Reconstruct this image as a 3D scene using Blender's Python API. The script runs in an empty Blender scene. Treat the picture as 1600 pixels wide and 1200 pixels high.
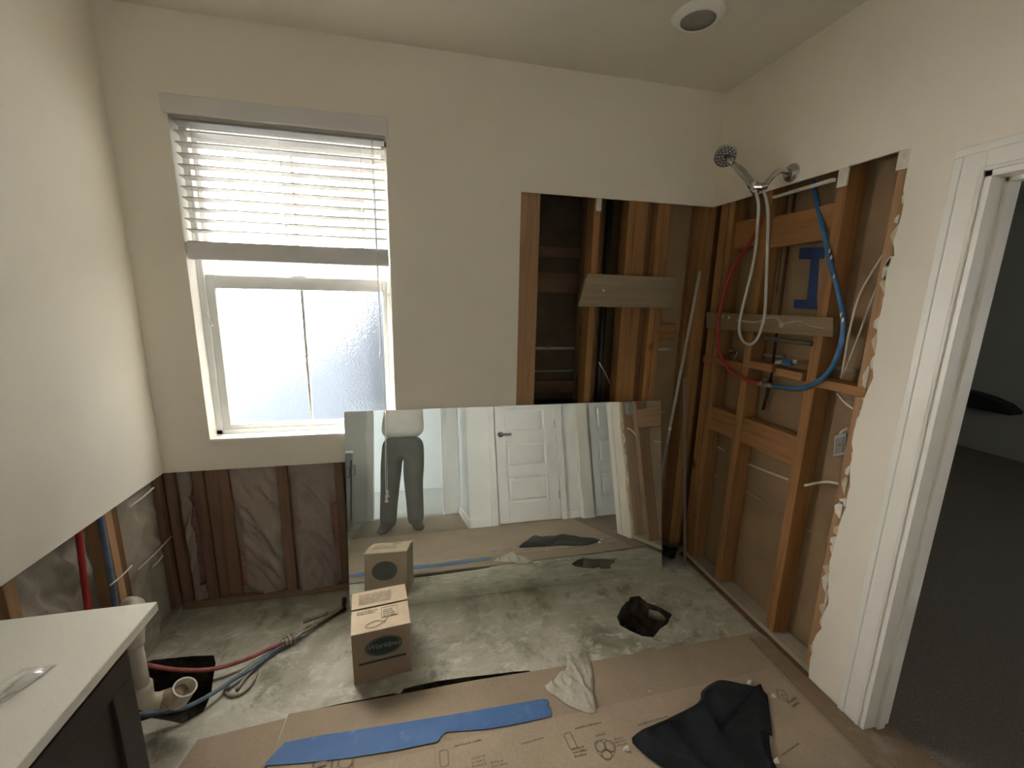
import bpy, bmesh, math, random
import numpy as np
from mathutils import Vector, Matrix
from mathutils import noise as mn

random.seed(7)
S = bpy.context.scene
C = S.collection

# ------------------------------------------------------------------ camera
H = 1.63
F_PX = 650.0
yaw, pit, rol = [math.radians(a) for a in (12.98, 11.51, 1.22)]
fw = Vector((math.sin(yaw)*math.cos(pit), math.cos(yaw)*math.cos(pit), -math.sin(pit)))
r0 = Vector((math.cos(yaw), -math.sin(yaw), 0)); u0 = r0.cross(fw)
rt = math.cos(rol)*r0 + math.sin(rol)*u0
up = -math.sin(rol)*r0 + math.cos(rol)*u0
cam_d = bpy.data.cameras.new('camera'); cam = bpy.data.objects.new('camera', cam_d); C.objects.link(cam)
cam.matrix_world = Matrix(((rt.x, up.x, -fw.x, 0), (rt.y, up.y, -fw.y, 0), (rt.z, up.z, -fw.z, H), (0, 0, 0, 1)))
cam_d.sensor_fit = 'HORIZONTAL'; cam_d.sensor_width = 36.0
cam_d.lens = 36.0*F_PX/1600.0
cam_d.clip_start = 0.01; cam_d.clip_end = 200
S.camera = cam

# ------------------------------------------------------------------ world, light, exposure
S.view_settings.view_transform = 'Standard'; S.view_settings.look = 'None'
S.view_settings.gamma = 1.0; S.view_settings.use_curve_mapping = False
S.view_settings.exposure = 1.45
wd = bpy.data.worlds.new('hazy_sky'); S.world = wd; wd.use_nodes = True
bgn = wd.node_tree.nodes['Background']
bgn.inputs[0].default_value = (1.0, 0.97, 0.90, 1); bgn.inputs[1].default_value = 14.0
S.cycles.use_denoising = True
S.cycles.max_bounces = 14; S.cycles.diffuse_bounces = 8; S.cycles.transmission_bounces = 10; S.cycles.transparent_max_bounces = 12
S.cycles.sample_clamp_indirect = 12.0

def area(name, loc, rot, sx, sy, power, col, portal=False):
    d = bpy.data.lights.new(name, 'AREA'); d.shape = 'RECTANGLE'; d.size = sx; d.size_y = sy
    d.energy = power; d.color = col
    o = bpy.data.objects.new(name, d); C.objects.link(o); o.location = loc; o.rotation_euler = rot
    if portal: d.cycles.is_portal = True
    return o
# sky portal in the bathroom window (guides the sky light, emits nothing itself)
area('window_sky_portal', (-0.56, 2.345, 1.645), (math.radians(-90), 0, 0), 0.86, 1.42, 1, (1, 1, 1), True)
# daylight entering through the bedroom window behind the camera
area('bedroom_window_daylight', (-2.93, -2.7, 1.5), (0, math.radians(-90), 0), 1.4, 1.9, 40, (0.82, 0.91, 1.0))

# weak added fill light to brighten the room beyond the right doorway
area('dark_room_fill_light', (4.2, -1.05, 1.5), (math.radians(90), 0, 0), 1.2, 1.2, 7.0, (0.95, 0.95, 0.9))

# ------------------------------------------------------------------ pixel helpers (pixel of the photo -> point on a plane of the room)
def ray(u, v):
    return rt*((u-800)/F_PX) - up*((v-600)/F_PX) + fw
def PX(u, v, x):
    d = ray(u, v); k = x/d.x; return Vector((x, d.y*k, H+d.z*k))
def PY(u, v, y):
    d = ray(u, v); k = y/d.y; return Vector((d.x*k, y, H+d.z*k))
def PZ(u, v, z=0.0):
    d = ray(u, v); k = (z-H)/d.z; return Vector((d.x*k, d.y*k, z))

# ------------------------------------------------------------------ materials
M = {}
def nodes(name):
    m = bpy.data.materials.new(name); m.use_nodes = True; M[name] = m
    nt = m.node_tree; b = nt.nodes['Principled BSDF']; return m, nt, b
def ramp(nt, fac, stops):
    r = nt.nodes.new('ShaderNodeValToRGB')
    while len(r.color_ramp.elements) < len(stops): r.color_ramp.elements.new(0.5)
    for e, (p, c) in zip(r.color_ramp.elements, stops): e.position = p; e.color = (*c, 1)
    nt.links.new(fac, r.inputs[0]); return r.outputs[0]
def noise(nt, scale, detail=4, rough=0.55, stretch=None, dist=0.0):
    tc = nt.nodes.new('ShaderNodeTexCoord'); mp = nt.nodes.new('ShaderNodeMapping')
    nt.links.new(tc.outputs['Object'], mp.inputs[0])
    if stretch: mp.inputs['Scale'].default_value = stretch
    n = nt.nodes.new('ShaderNodeTexNoise'); n.inputs['Scale'].default_value = scale
    n.inputs['Detail'].default_value = detail; n.inputs['Roughness'].default_value = rough; n.inputs['Distortion'].default_value = dist
    nt.links.new(mp.outputs[0], n.inputs['Vector']); return n.outputs['Fac']
def bump(nt, b, h, strength, dist=0.01):
    bp = nt.nodes.new('ShaderNodeBump'); bp.inputs['Strength'].default_value = strength; bp.inputs['Distance'].default_value = dist
    nt.links.new(h, bp.inputs['Height']); nt.links.new(bp.outputs[0], b.inputs['Normal'])
def sh(c, k): return tuple(min(1, x*k) for x in c)
def mat(name, col, rough=0.6, var=0.12, scale=8, metal=0, bmp=0.0, bscale=60, spec=0.5, stretch=None, col2=None, trans=0):
    m, nt, b = nodes(name)
    f = noise(nt, scale, stretch=stretch)
    c2 = col2 or sh(col, 1+var)
    nt.links.new(ramp(nt, f, [(0.3, sh(col, 1-var)), (0.7, c2)]), b.inputs['Base Color'])
    b.inputs['Roughness'].default_value = rough; b.inputs['Metallic'].default_value = metal
    b.inputs['Specular IOR Level'].default_value = spec
    if bmp: bump(nt, b, noise(nt, bscale, 3), bmp)
    return m
def mix_rgb(nt, fac, a, c, mode='MIX'):
    n = nt.nodes.new('ShaderNodeMix'); n.data_type = 'RGBA'; n.blend_type = mode
    if isinstance(fac, (int, float)): n.inputs[0].default_value = fac
    else: nt.links.new(fac, n.inputs[0])
    for i, s in ((6, a), (7, c)):
        if isinstance(s, tuple): n.inputs[i].default_value = (*s, 1)
        else: nt.links.new(s, n.inputs[i])
    return n.outputs[2]
def wood(name, col, axis, rough=0.75, dark=0.55):
    m, nt, b = nodes(name)
    st = [22, 22, 22]; st[axis] = 1.1
    g = noise(nt, 1.6, 6, 0.6, tuple(st), 0.6)
    base = ramp(nt, g, [(0.28, sh(col, dark)), (0.5, col), (0.75, sh(col, 1.22))])
    st2 = [6, 6, 6]; st2[axis] = 0.8
    w = noise(nt, 1.2, 3, 0.5, tuple(st2))
    c = mix_rgb(nt, 0.35, base, ramp(nt, w, [(0.35, sh(col, 0.6)), (0.65, sh(col, 1.15))]))
    k = noise(nt, 5.5, 2, 0.4)
    c = mix_rgb(nt, ramp(nt, k, [(0.74, (0, 0, 0)), (0.80, (1, 1, 1))]), c, sh(col, 0.3))
    nt.links.new(c, b.inputs['Base Color']); b.inputs['Roughness'].default_value = rough
    b.inputs['Specular IOR Level'].default_value = 0.25
    bump(nt, b, g, 0.25, 0.002)
    return m
WOODC = (0.37, 0.185, 0.07)
for i, a in enumerate('xyz'): wood('wood_'+a, WOODC, i)
wood('wood_dark_z', (0.20, 0.10, 0.045), 2)
wood('wood_dark_x', (0.16, 0.085, 0.045), 0)
wood('wood_pale_z', (0.42, 0.25, 0.13), 2)
wood('wood_grey_x', (0.30, 0.24, 0.155), 0, dark=0.8)
wood('wood_grey_y', (0.27, 0.19, 0.105), 1, dark=0.75)
wood('plate_y', (0.42, 0.36, 0.28), 1, dark=0.8)
wood('plate_x', (0.30, 0.20, 0.13), 0, dark=0.75)
wood('red_wood_z', (0.24, 0.145, 0.095), 2)

# painted drywall, fine orange peel
def paint(name, col):
    m, nt, b = nodes(name)
    f = noise(nt, 1.5, 3)
    nt.links.new(ramp(nt, f, [(0.3, sh(col, 0.96)), (0.7, sh(col, 1.03))]), b.inputs['Base Color'])
    b.inputs['Roughness'].default_value = 0.7; b.inputs['Specular IOR Level'].default_value = 0.25
    bump(nt, b, noise(nt, 260, 2), 0.10, 0.002)
paint('wall_paint', (0.86, 0.805, 0.70))
paint('ceiling_paint', (0.74, 0.70, 0.60))
paint('bedroom_paint', (0.78, 0.79, 0.78))
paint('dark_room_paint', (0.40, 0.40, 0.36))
mat('trim_white', (0.84, 0.82, 0.76), 0.4, 0.03)
mat('door_white', (0.82, 0.82, 0.82), 0.4, 0.02)
mat('gypsum', (0.70, 0.66, 0.57), 0.9, 0.12, 40, bmp=0.3)
mat('torn_paper', (0.62, 0.52, 0.38), 0.9, 0.2, 30)
mat('vinyl_white', (0.82, 0.82, 0.80), 0.4, 0.03)
mat('slat_white', (0.52, 0.50, 0.46), 0.45, 0.03)
mat('rail_grey', (0.74, 0.72, 0.71), 0.5, 0.03)
mat('cord_white', (0.75, 0.73, 0.68), 0.7, 0.05)
mat('kraft_panel', (0.32, 0.22, 0.125), 0.85, 0.12, 5, bmp=0.1, spec=0.2)
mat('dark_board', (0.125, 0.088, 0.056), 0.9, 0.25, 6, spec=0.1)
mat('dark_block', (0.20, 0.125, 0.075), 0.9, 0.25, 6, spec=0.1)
mat('seam_white', (0.42, 0.38, 0.31), 0.9, 0.25, 30)
mat('chrome', (0.62, 0.61, 0.57), 0.16, 0.05, metal=1)
mat('nozzle_grey', (0.16, 0.155, 0.145), 0.45, 0.2, 300)
mat('nozzle_tip', (0.62, 0.6, 0.55), 0.35, 0.1)
mat('hose_white', (0.60, 0.575, 0.51), 0.35, 0.05)
mat('pex_red', (0.38, 0.028, 0.026), 0.35, 0.15, 20)
mat('pex_red_dusty', (0.35, 0.10, 0.09), 0.6, 0.25, 30)
mat('pex_blue', (0.035, 0.15, 0.34), 0.35, 0.2, 25)
mat('pex_blue_dusty', (0.14, 0.19, 0.26), 0.7, 0.25, 30)
mat('copper_old', (0.10, 0.048, 0.03), 0.5, 0.3, 40, metal=0.7)
mat('brass_old', (0.30, 0.25, 0.17), 0.45, 0.3, 60, metal=0.8)
mat('steel_bright', (0.36, 0.35, 0.31), 0.32, 0.12, 60, metal=1)
mat('steel_dull', (0.30, 0.27, 0.22), 0.5, 0.25, 40, metal=0.6)
mat('plastic_grey', (0.26, 0.22, 0.19), 0.4, 0.1)
mat('box_grey', (0.33, 0.36, 0.38), 0.5, 0.08)
mat('tape_dark_blue', (0.014, 0.04, 0.165), 0.5, 0.15, 12)
mat('cable_white', (0.62, 0.58, 0.48), 0.5, 0.08)
mat('black_pipe', (0.012, 0.011, 0.010), 0.4, 0.2)
mat('black_rubber', (0.013, 0.012, 0.012), 0.5, 0.2)
mat('fibreglass', (0.45, 0.24, 0.22), 1.0, 0.25, 60, bmp=0.6, bscale=120)
mat('quartz', (0.86, 0.835, 0.76), 0.12, 0.05, 260)
mat('espresso', (0.030, 0.021, 0.020), 0.45, 0.2, 6, stretch=(8, 8, 0.6))
mat('pvc', (0.58, 0.53, 0.44), 0.4, 0.08, 12)
mat('pvc_stained', (0.50, 0.38, 0.25), 0.5, 0.2, 14)
mat('dirt', (0.08, 0.066, 0.048), 1.0, 0.5, 20, bmp=1.0, bscale=30, spec=0.05)
mat('plaster_bit', (0.72, 0.69, 0.6), 0.9, 0.1, 40)
mat('grey_metal_handle', (0.36, 0.35, 0.33), 0.35, 0.1, metal=1)
mat('rag_cloth', (0.56, 0.52, 0.43), 0.95, 0.12, 60, bmp=0.5, bscale=500, spec=0.1)
mat('black_cloth', (0.022, 0.023, 0.026), 0.95, 0.2, 30, bmp=0.4, bscale=600, spec=0.15)
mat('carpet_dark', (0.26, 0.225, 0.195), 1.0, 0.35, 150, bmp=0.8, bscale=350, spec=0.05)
mat('carpet_light', (0.55, 0.53, 0.50), 1.0, 0.15, 150, bmp=0.5, bscale=350, spec=0.05)
mat('print_ink', (0.155, 0.12, 0.085), 0.9, 0.2, 60)
mat('print_ink_faint', (0.22, 0.172, 0.122), 0.9, 0.2, 60)
mat('card_top_lit', (0.52, 0.415, 0.30), 0.85, 0.08, 14, spec=0.2)  # paler copy for the box top, window light put into its colour
mat('card_brown', (0.36, 0.26, 0.17), 0.85, 0.08, 14, spec=0.2)
mat('label_green', (0.030, 0.048, 0.036), 0.6, 0.15, 20)
mat('label_cream', (0.30, 0.29, 0.24), 0.7, 0.05)
mat('marker_black', (0.08, 0.065, 0.05), 0.8, 0.1)
mat('lens_grey', (0.30, 0.285, 0.245), 0.5, 0.08, 50)
mat('shirt_white', (0.70, 0.68, 0.65), 0.9, 0.06, 12)
mat('trouser_grey', (0.10, 0.105, 0.10), 0.9, 0.15, 18)
mat('shoe_brown', (0.075, 0.065, 0.055), 0.7, 0.2, 20)
mat('skin', (0.50, 0.30, 0.21), 0.55, 0.06, 20)
mat('hair_dark', (0.03, 0.022, 0.017), 0.6, 0.2, 80)
mat('eye_white', (0.8, 0.8, 0.78), 0.2, 0.02)
mat('lip', (0.42, 0.19, 0.16), 0.5, 0.05)
mat('phone_black', (0.02, 0.02, 0.022), 0.2, 0.05)
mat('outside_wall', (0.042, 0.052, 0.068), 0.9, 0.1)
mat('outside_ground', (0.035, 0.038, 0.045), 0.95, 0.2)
mat('plastic_clear_white', (0.72, 0.70, 0.66), 0.12, 0.1)

# stained slab
m, nt, b = nodes('concrete')
a1 = noise(nt, 2.3, 6, 0.65, None, 0.8)
c = ramp(nt, a1, [(0.30, (0.20, 0.195, 0.14)), (0.46, (0.41, 0.39, 0.31)), (0.62, (0.51, 0.49, 0.40)), (0.75, (0.56, 0.55, 0.47))])
a2 = noise(nt, 6.5, 9, 0.78, (1, 1.5, 1), 0.25)
c = mix_rgb(nt, ramp(nt, a2, [(0.50, (0, 0, 0)), (0.62, (0.85, 0.85, 0.85))]), c, (0.62, 0.61, 0.54))
a3 = noise(nt, 5, 8, 0.72, (1.3, 1, 1), 0.3)
c = mix_rgb(nt, ramp(nt, a3, [(0.55, (0, 0, 0)), (0.66, (0.75, 0.75, 0.75))]), c, (0.21, 0.185, 0.125))
nt.links.new(c, b.inputs['Base Color']); b.inputs['Roughness'].default_value = 0.85; b.inputs['Specular IOR Level'].default_value = 0.25
bump(nt, b, noise(nt, 26, 8, 0.7), 0.35, 0.006)

def kraft(name, col, dust=0.0):
    m, nt, b = nodes(name)
    f = noise(nt, 2.2, 5, 0.6)
    c = ramp(nt, f, [(0.3, sh(col, 0.84)), (0.7, sh(col, 1.12))])
    g = noise(nt, 160, 2)
    c = mix_rgb(nt, 0.18, c, ramp(nt, g, [(0.35, sh(col, 0.6)), (0.65, sh(col, 1.4))]))
    if dust: c = mix_rgb(nt, ramp(nt, noise(nt, 7, 8, 0.7), [(0.52, (0, 0, 0)), (0.70, (dust, dust, dust))]), c, (0.45, 0.42, 0.36))
    nt.links.new(c, b.inputs['Base Color']); b.inputs['Roughness'].default_value = 0.85; b.inputs['Specular IOR Level'].default_value = 0.2
    bump(nt, b, noise(nt, 40, 4), 0.1, 0.003)
kraft('board_kraft', (0.335, 0.26, 0.185), 0.15)
kraft('board_print', (0.375, 0.295, 0.212), 0.2)
kraft('board_old', (0.245, 0.175, 0.115), 0.4)
kraft('batt_paper', (0.39, 0.315, 0.265), 0.25)
kraft('batt_paper_left', (0.36, 0.315, 0.255), 0.2)
for n_ in ('batt_paper', 'batt_paper_left'):
    M[n_].node_tree.nodes['Principled BSDF'].inputs['Roughness'].default_value = 0.42

# painter's tape
m, nt, b = nodes('tape_blue')
f = noise(nt, 3, 5, 0.6)
c = ramp(nt, f, [(0.3, (0.040, 0.115, 0.30)), (0.7, (0.075, 0.16, 0.34))])
c = mix_rgb(nt, ramp(nt, noise(nt, 14, 6, 0.7), [(0.58, (0, 0, 0)), (0.75, (0.5, 0.5, 0.5))]), c, (0.25, 0.33, 0.45))
nt.links.new(c, b.inputs['Base Color']); b.inputs['Roughness'].default_value = 0.7
bump(nt, b, noise(nt, 300, 2), 0.15, 0.002)

# frosted, pebbled glass: rough refraction with part of the light going straight through the pebbles' flats
m, nt, b = nodes('frosted_glass')
nt.nodes.remove(b)
out = nt.nodes['Material Output']
pb = noise(nt, 95, 3, 0.6)
bp = nt.nodes.new('ShaderNodeBump'); bp.inputs['Strength'].default_value = 0.6; bp.inputs['Distance'].default_value = 0.010
nt.links.new(pb, bp.inputs['Height'])
rf = nt.nodes.new('ShaderNodeBsdfRefraction'); rf.inputs['IOR'].default_value = 1.40; rf.inputs['Roughness'].default_value = 0.34; rf.distribution = 'BECKMANN'
nt.links.new(bp.outputs[0], rf.inputs['Normal'])
tr = nt.nodes.new('ShaderNodeBsdfTransparent')
mx = nt.nodes.new('ShaderNodeMixShader'); mx.inputs[0].default_value = 0.80
nt.links.new(tr.outputs[0], mx.inputs[1]); nt.links.new(rf.outputs[0], mx.inputs[2])
gl = nt.nodes.new('ShaderNodeBsdfGlossy'); gl.inputs['Roughness'].default_value = 0.2
mx2 = nt.nodes.new('ShaderNodeMixShader'); mx2.inputs[0].default_value = 0.05
nt.links.new(mx.outputs[0], mx2.inputs[1]); nt.links.new(gl.outputs[0], mx2.inputs[2])
nt.links.new(mx2.outputs[0], out.inputs[0])

# dusty mirror
m, nt, b = nodes('mirror_silver')
nt.nodes.remove(b); out = nt.nodes['Material Output']
gl = nt.nodes.new('ShaderNodeBsdfGlossy'); gl.inputs['Color'].default_value = (0.80, 0.83, 0.78, 1); gl.inputs['Roughness'].default_value = 0.012
df = nt.nodes.new('ShaderNodeBsdfDiffuse'); df.inputs['Color'].default_value = (0.62, 0.62, 0.55, 1)
dn = noise(nt, 3.0, 6, 0.65)
mr = nt.nodes.new('ShaderNodeMapRange'); nt.links.new(dn, mr.inputs[0])
mr.inputs[1].default_value = 0.3; mr.inputs[2].default_value = 0.75; mr.inputs[3].default_value = 0.12; mr.inputs[4].default_value = 0.22
mx = nt.nodes.new('ShaderNodeMixShader'); nt.links.new(mr.outputs[0], mx.inputs[0])
nt.links.new(gl.outputs[0], mx.inputs[1]); nt.links.new(df.outputs[0], mx.inputs[2]); nt.links.new(mx.outputs[0], out.inputs[0])
mat('mirror_edge', (0.30, 0.34, 0.28), 0.2, 0.05)

# ------------------------------------------------------------------ mesh builder
def catmull(pts, n=8):
    pts = [Vector(p) for p in pts]
    if len(pts) < 3: return pts
    out = []
    P = [pts[0]*2-pts[1]] + pts + [pts[-1]*2-pts[-2]]
    for i in range(1, len(P)-2):
        a, b_, c_, d = P[i-1], P[i], P[i+1], P[i+2]
        for k in range(n):
            t = k/n
            out.append(0.5*((2*b_) + (c_-a)*t + (2*a-5*b_+4*c_-d)*t*t + (3*b_-a-3*c_+d)*t**3))
    out.append(pts[-1]); return out

class MB:
    def __init__(s): s.v = []; s.f = []
    def add(s, v, f):
        o = len(s.v); s.v += [Vector(p) for p in v]; s.f += [tuple(i+o for i in q) for q in f]; return s
    def box(s, x0, x1, y0, y1, z0, z1):
        v = [(x, y, z) for x in (x0, x1) for y in (y0, y1) for z in (z0, z1)]
        return s.add(v, [(0, 1, 3, 2), (4, 6, 7, 5), (0, 4, 5, 1), (2, 3, 7, 6), (0, 2, 6, 4), (1, 5, 7, 3)])
    def hexa(s, q0, q1):
        """box between two quads of points"""
        return s.add(list(q0)+list(q1), [(3, 2, 1, 0), (4, 5, 6, 7), (0, 1, 5, 4), (1, 2, 6, 5), (2, 3, 7, 6), (3, 0, 4, 7)])
    def prism(s, poly, off):
        off = Vector(off); n = len(poly); P = [Vector(p) for p in poly]
        return s.add(P+[p+off for p in P], [tuple(range(n))[::-1], tuple(range(n, 2*n))] + [(i, (i+1) % n, n+(i+1) % n, n+i) for i in range(n)])
    def tube(s, pts, r, seg=10, caps=True, smooth=0, inner=None):
        pts = catmull(pts, smooth) if smooth else [Vector(p) for p in pts]
        n = len(pts)
        rs = r if isinstance(r, (list, tuple)) else [r]*n
        if len(rs) != n: rs = [rs[min(len(rs)-1, int(i*(len(rs)-1)/(n-1)+0.5))] for i in range(n)]
        t0 = (pts[1]-pts[0]).normalized()
        a = Vector((0, 0, 1)) if abs(t0.z) < 0.9 else Vector((1, 0, 0))
        nx = t0.cross(a).normalized(); v = []
        for i, p in enumerate(pts):
            t = (pts[min(i+1, n-1)]-pts[max(i-1, 0)]).normalized()
            nx = (nx - t*nx.dot(t)).normalized(); ny = t.cross(nx)
            for k in range(seg):
                an = 2*math.pi*k/seg; v.append(p+(nx*math.cos(an)+ny*math.sin(an))*rs[i])
        f = [(i*seg+k, i*seg+(k+1) % seg, (i+1)*seg+(k+1) % seg, (i+1)*seg+k) for i in range(n-1) for k in range(seg)]
        if caps: f += [tuple(range(seg))[::-1], tuple((n-1)*seg+k for k in range(seg))]
        return s.add(v, f)
    def lathe(s, prof, center, axis=(0, 0, 1), seg=32, caps=True):
        """prof: (radius, height along axis)"""
        ax = Vector(axis).normalized(); a = Vector((1, 0, 0)) if abs(ax.x) < 0.9 else Vector((0, 1, 0))
        nx = ax.cross(a).normalized(); ny = ax.cross(nx); c = Vector(center); v = []
        for r_, h_ in prof:
            for k in range(seg):
                an = 2*math.pi*k/seg; v.append(c+ax*h_+(nx*math.cos(an)+ny*math.sin(an))*r_)
        n = len(prof)
        f = [(i*seg+k, i*seg+(k+1) % seg, (i+1)*seg+(k+1) % seg, (i+1)*seg+k) for i in range(n-1) for k in range(seg)]
        if caps: f += [tuple(range(seg))[::-1], tuple((n-1)*seg+k for k in range(seg))]
        return s.add(v, f)
    def ell(s, c, r, u=16, w=10, rot=None):
        v = []; f = []; c = Vector(c)
        for j in range(1, w):
            th = math.pi*j/w
            for i in range(u):
                ph = 2*math.pi*i/u
                p = Vector((r[0]*math.sin(th)*math.cos(ph), r[1]*math.sin(th)*math.sin(ph), r[2]*math.cos(th)))
                v.append(c+(rot@p if rot else p))
        for j in range(w-2):
            for i in range(u): f.append((j*u+i, (j+1)*u+i, (j+1)*u+(i+1) % u, j*u+(i+1) % u))
        t = Vector((0, 0, r[2])); n = len(v); v += [c+(rot@t if rot else t), c-(rot@t if rot else t)]
        for i in range(u): f += [(n, i, (i+1) % u), (n+1, (w-2)*u+(i+1) % u, (w-2)*u+i)]
        return s.add(v, f)
    def build(s, name, material, parent=None, smooth=False, bevel=0.0, origin=None):
        me = bpy.data.meshes.new(name)
        po = ORG.get(parent, Vector((0, 0, 0))) if parent else Vector((0, 0, 0))
        o0 = Vector(origin) if origin is not None else po
        me.from_pydata([tuple(p-o0) for p in s.v], [], s.f); me.update()
        bm = bmesh.new(); bm.from_mesh(me); bmesh.ops.recalc_face_normals(bm, faces=bm.faces); bm.to_mesh(me); bm.free()
        if smooth:
            me.polygons.foreach_set('use_smooth', [True]*len(me.polygons))
        me.materials.append(M[material])
        o = bpy.data.objects.new(name, me); C.objects.link(o)
        o.location = o0-po
        if parent: o.parent = parent
        ORG[o] = o0
        if bevel:
            bv = o.modifiers.new('bevel', 'BEVEL'); bv.width = bevel; bv.segments = 2; bv.limit_method = 'ANGLE'
        return o
ORG = {}
def tag(o, label, cat, group=None, kind=None):
    o['label'] = label
    if cat: o['category'] = cat
    if group: o['group'] = group
    if kind: o['kind'] = kind
    return o
def thing(name, label, cat, loc=(0, 0, 0), group=None, kind=None):
    o = bpy.data.objects.new(name, None); C.objects.link(o); o.location = loc; o.empty_display_size = 0.05
    ORG[o] = Vector(loc); return tag(o, label, cat, group, kind)
def struct(name, mb, material, label, cat, bevel=0):
    o = mb.build(name, material, None, bevel=bevel); return tag(o, label, cat, kind='structure')
def autosmooth(o):
    o.data.polygons.foreach_set('use_smooth', [True]*len(o.data.polygons))
    o.data.set_sharp_from_angle(angle=math.radians(40)) if hasattr(o.data, 'set_sharp_from_angle') else None
    return o
def text_mesh(txt, size, shear=0.0, bold=0.0):
    cu = bpy.data.curves.new('lettering', 'FONT'); cu.body = txt; cu.size = size; cu.shear = shear; cu.offset = bold
    cu.align_x = 'CENTER'; cu.align_y = 'CENTER'; cu.extrude = 0.0004
    to = bpy.data.objects.new('lettering', cu); C.objects.link(to)
    me = bpy.data.meshes.new_from_object(to.evaluated_get(bpy.context.evaluated_depsgraph_get()))
    vs = [v.co.copy() for v in me.vertices]; fs = [tuple(p.vertices) for p in me.polygons]
    bpy.data.objects.remove(to); bpy.data.curves.remove(cu); bpy.data.meshes.remove(me)
    return vs, fs
def place(vs, o, ux, uy, n):
    return [Vector(o)+ux*p.x+uy*p.y+n*p.z for p in vs]

# ------------------------------------------------------------------ room constants
XL, XR, YB, ZC = -1.216, 1.67, 2.215, 2.75
DW = 0.013                       # drywall
XS, YS = XR+DW, YB+DW            # stud faces
XP = 1.772                       # back of the neighbouring room's board
OPX, OPZ = 0.537, 2.170          # shower opening in the back wall / its top
RY0, RY1 = 1.222, 2.215          # shower opening in the right wall
LOW = 0.768                      # height of the cut under the window
WX0, WX1, WZ0, WZ1 = -1.0, -0.12, 0.927, 2.368

# ------------------------------------------------------------------ floor with two broken holes
hole_px = [(964, 964), (972, 948), (985, 933), (998, 931), (1012, 942), (1030, 948), (1050, 960), (1043, 975), (1032, 982), (1021, 996), (1004, 994), (985, 986), (969, 977)]
pit_px = [(196, 1062), (206, 1040), (240, 1031), (300, 1025), (334, 1024), (337, 1036), (333, 1060), (330, 1085), (318, 1112), (285, 1131), (262, 1126), (236, 1122), (205, 1132), (185, 1110)]
hole = [PZ(u, v) for u, v in hole_px]; pit = [PZ(u, v) for u, v in pit_px]
def inside(p, poly):
    r = False; j = len(poly)-1
    for i in range(len(poly)):
        a, b_ = poly[i], poly[j]
        if (a[1] > p[1]) != (b_[1] > p[1]) and p[0] < (b_[0]-a[0])*(p[1]-a[1])/(b_[1]-a[1])+a[0]: r = not r
        j = i
    return r
crack = [Vector((x, 1.508-0.009*(x+0.53)/2.18-0.012, 0)) for x in (-0.46, -0.3, -0.15, 0.0, 0.15, 0.3, 0.44)]
crack += [Vector((x, 1.508-0.009*(x+0.53)/2.18+w_, 0)) for x, w_ in ((0.46, .004), (0.38, .014), (0.28, .019), (0.16, .028), (0.05, .033), (-0.03, .030), (-0.09, .024), (-0.105, .004), (-0.13, .011), (-0.22, .009), (-0.34, .007), (-0.46, .001))]
FX0, FX1, FY0, FY1 = -1.7, 1.80, -1.0, 2.75
bm = bmesh.new()
def loop(bm, pts):
    vs = [bm.verts.new(p) for p in pts]; es = [bm.edges.new((vs[i], vs[(i+1) % len(vs)])) for i in range(len(vs))]
    return vs, es
_, e0 = loop(bm, [(FX0, FY0, 0), (FX1, FY0, 0), (FX1, FY1, 0), (FX0, FY1, 0)])
_, e1 = loop(bm, hole); _, e2 = loop(bm, pit); _, e3 = loop(bm, crack)
bmesh.ops.triangle_fill(bm, edges=e0+e1+e2+e3, use_beauty=True, use_dissolve=False)
fmesh = MB(); bm.verts.index_update()
V = [v.co.copy() for v in bm.verts]; Fs = [tuple(v.index for v in f.verts) for f in bm.faces
     if not inside(f.calc_center_median(), hole) and not inside(f.calc_center_median(), crack) and not inside(f.calc_center_median(), pit)]
bm.free(); fmesh.add(V, Fs)
floor = struct('floor', fmesh, 'concrete', 'bare stained concrete slab floor with broken-out holes', 'floor')
floor.data.polygons.foreach_set('use_smooth', [False]*len(floor.data.polygons))
def hole_lining(name, poly, depth, parent, inset=0.97):
    n = len(poly); c = sum((Vector(p) for p in poly), Vector())/n
    rings = [(0, 1.0, 0.0), (0.045, 1.02, 0.006), (depth, inset, 0.015)]
    v = []; f = []
    for d, k, j in rings:
        for p in poly:
            q = c+(Vector(p)-c)*k; v.append((q.x+random.uniform(-j, j), q.y+random.uniform(-j, j), -d+random.uniform(-j, j) if d else 0))
    for i in range(len(rings)-1):
        for k in range(n): f.append((i*n+k, i*n+(k+1) % n, (i+1)*n+(k+1) % n, (i+1)*n+k))
    m_ = len(v); v.append((c.x, c.y, -depth-0.03)); f += [((len(rings)-1)*n+k, (len(rings)-1)*n+(k+1) % n, m_) for k in range(n)]
    return MB().add(v, f).build(name, 'dirt', parent)
hole_lining('crack_lining', crack, 0.05, floor, 1.0); hole_lining('hole_lining', hole, 0.16, floor); hole_lining('hole_lining', pit, 0.22, floor)
# broken rim chips around the small hole
for i, (u, v) in enumerate([(960, 950), (1056, 966), (1046, 985), (1030, 998), (978, 938)]):
    p = PZ(u, v); mb = MB(); n = 6
    base = [p+Vector((math.cos(6.283*k/n)*random.uniform(.012, .028), math.sin(6.283*k/n)*random.uniform(.010, .022), 0.0005)) for k in range(n)]
    mb.prism(base, (random.uniform(-.003, .003), 0, random.uniform(.003, .008))).build('concrete_chip', 'concrete', floor)

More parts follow.
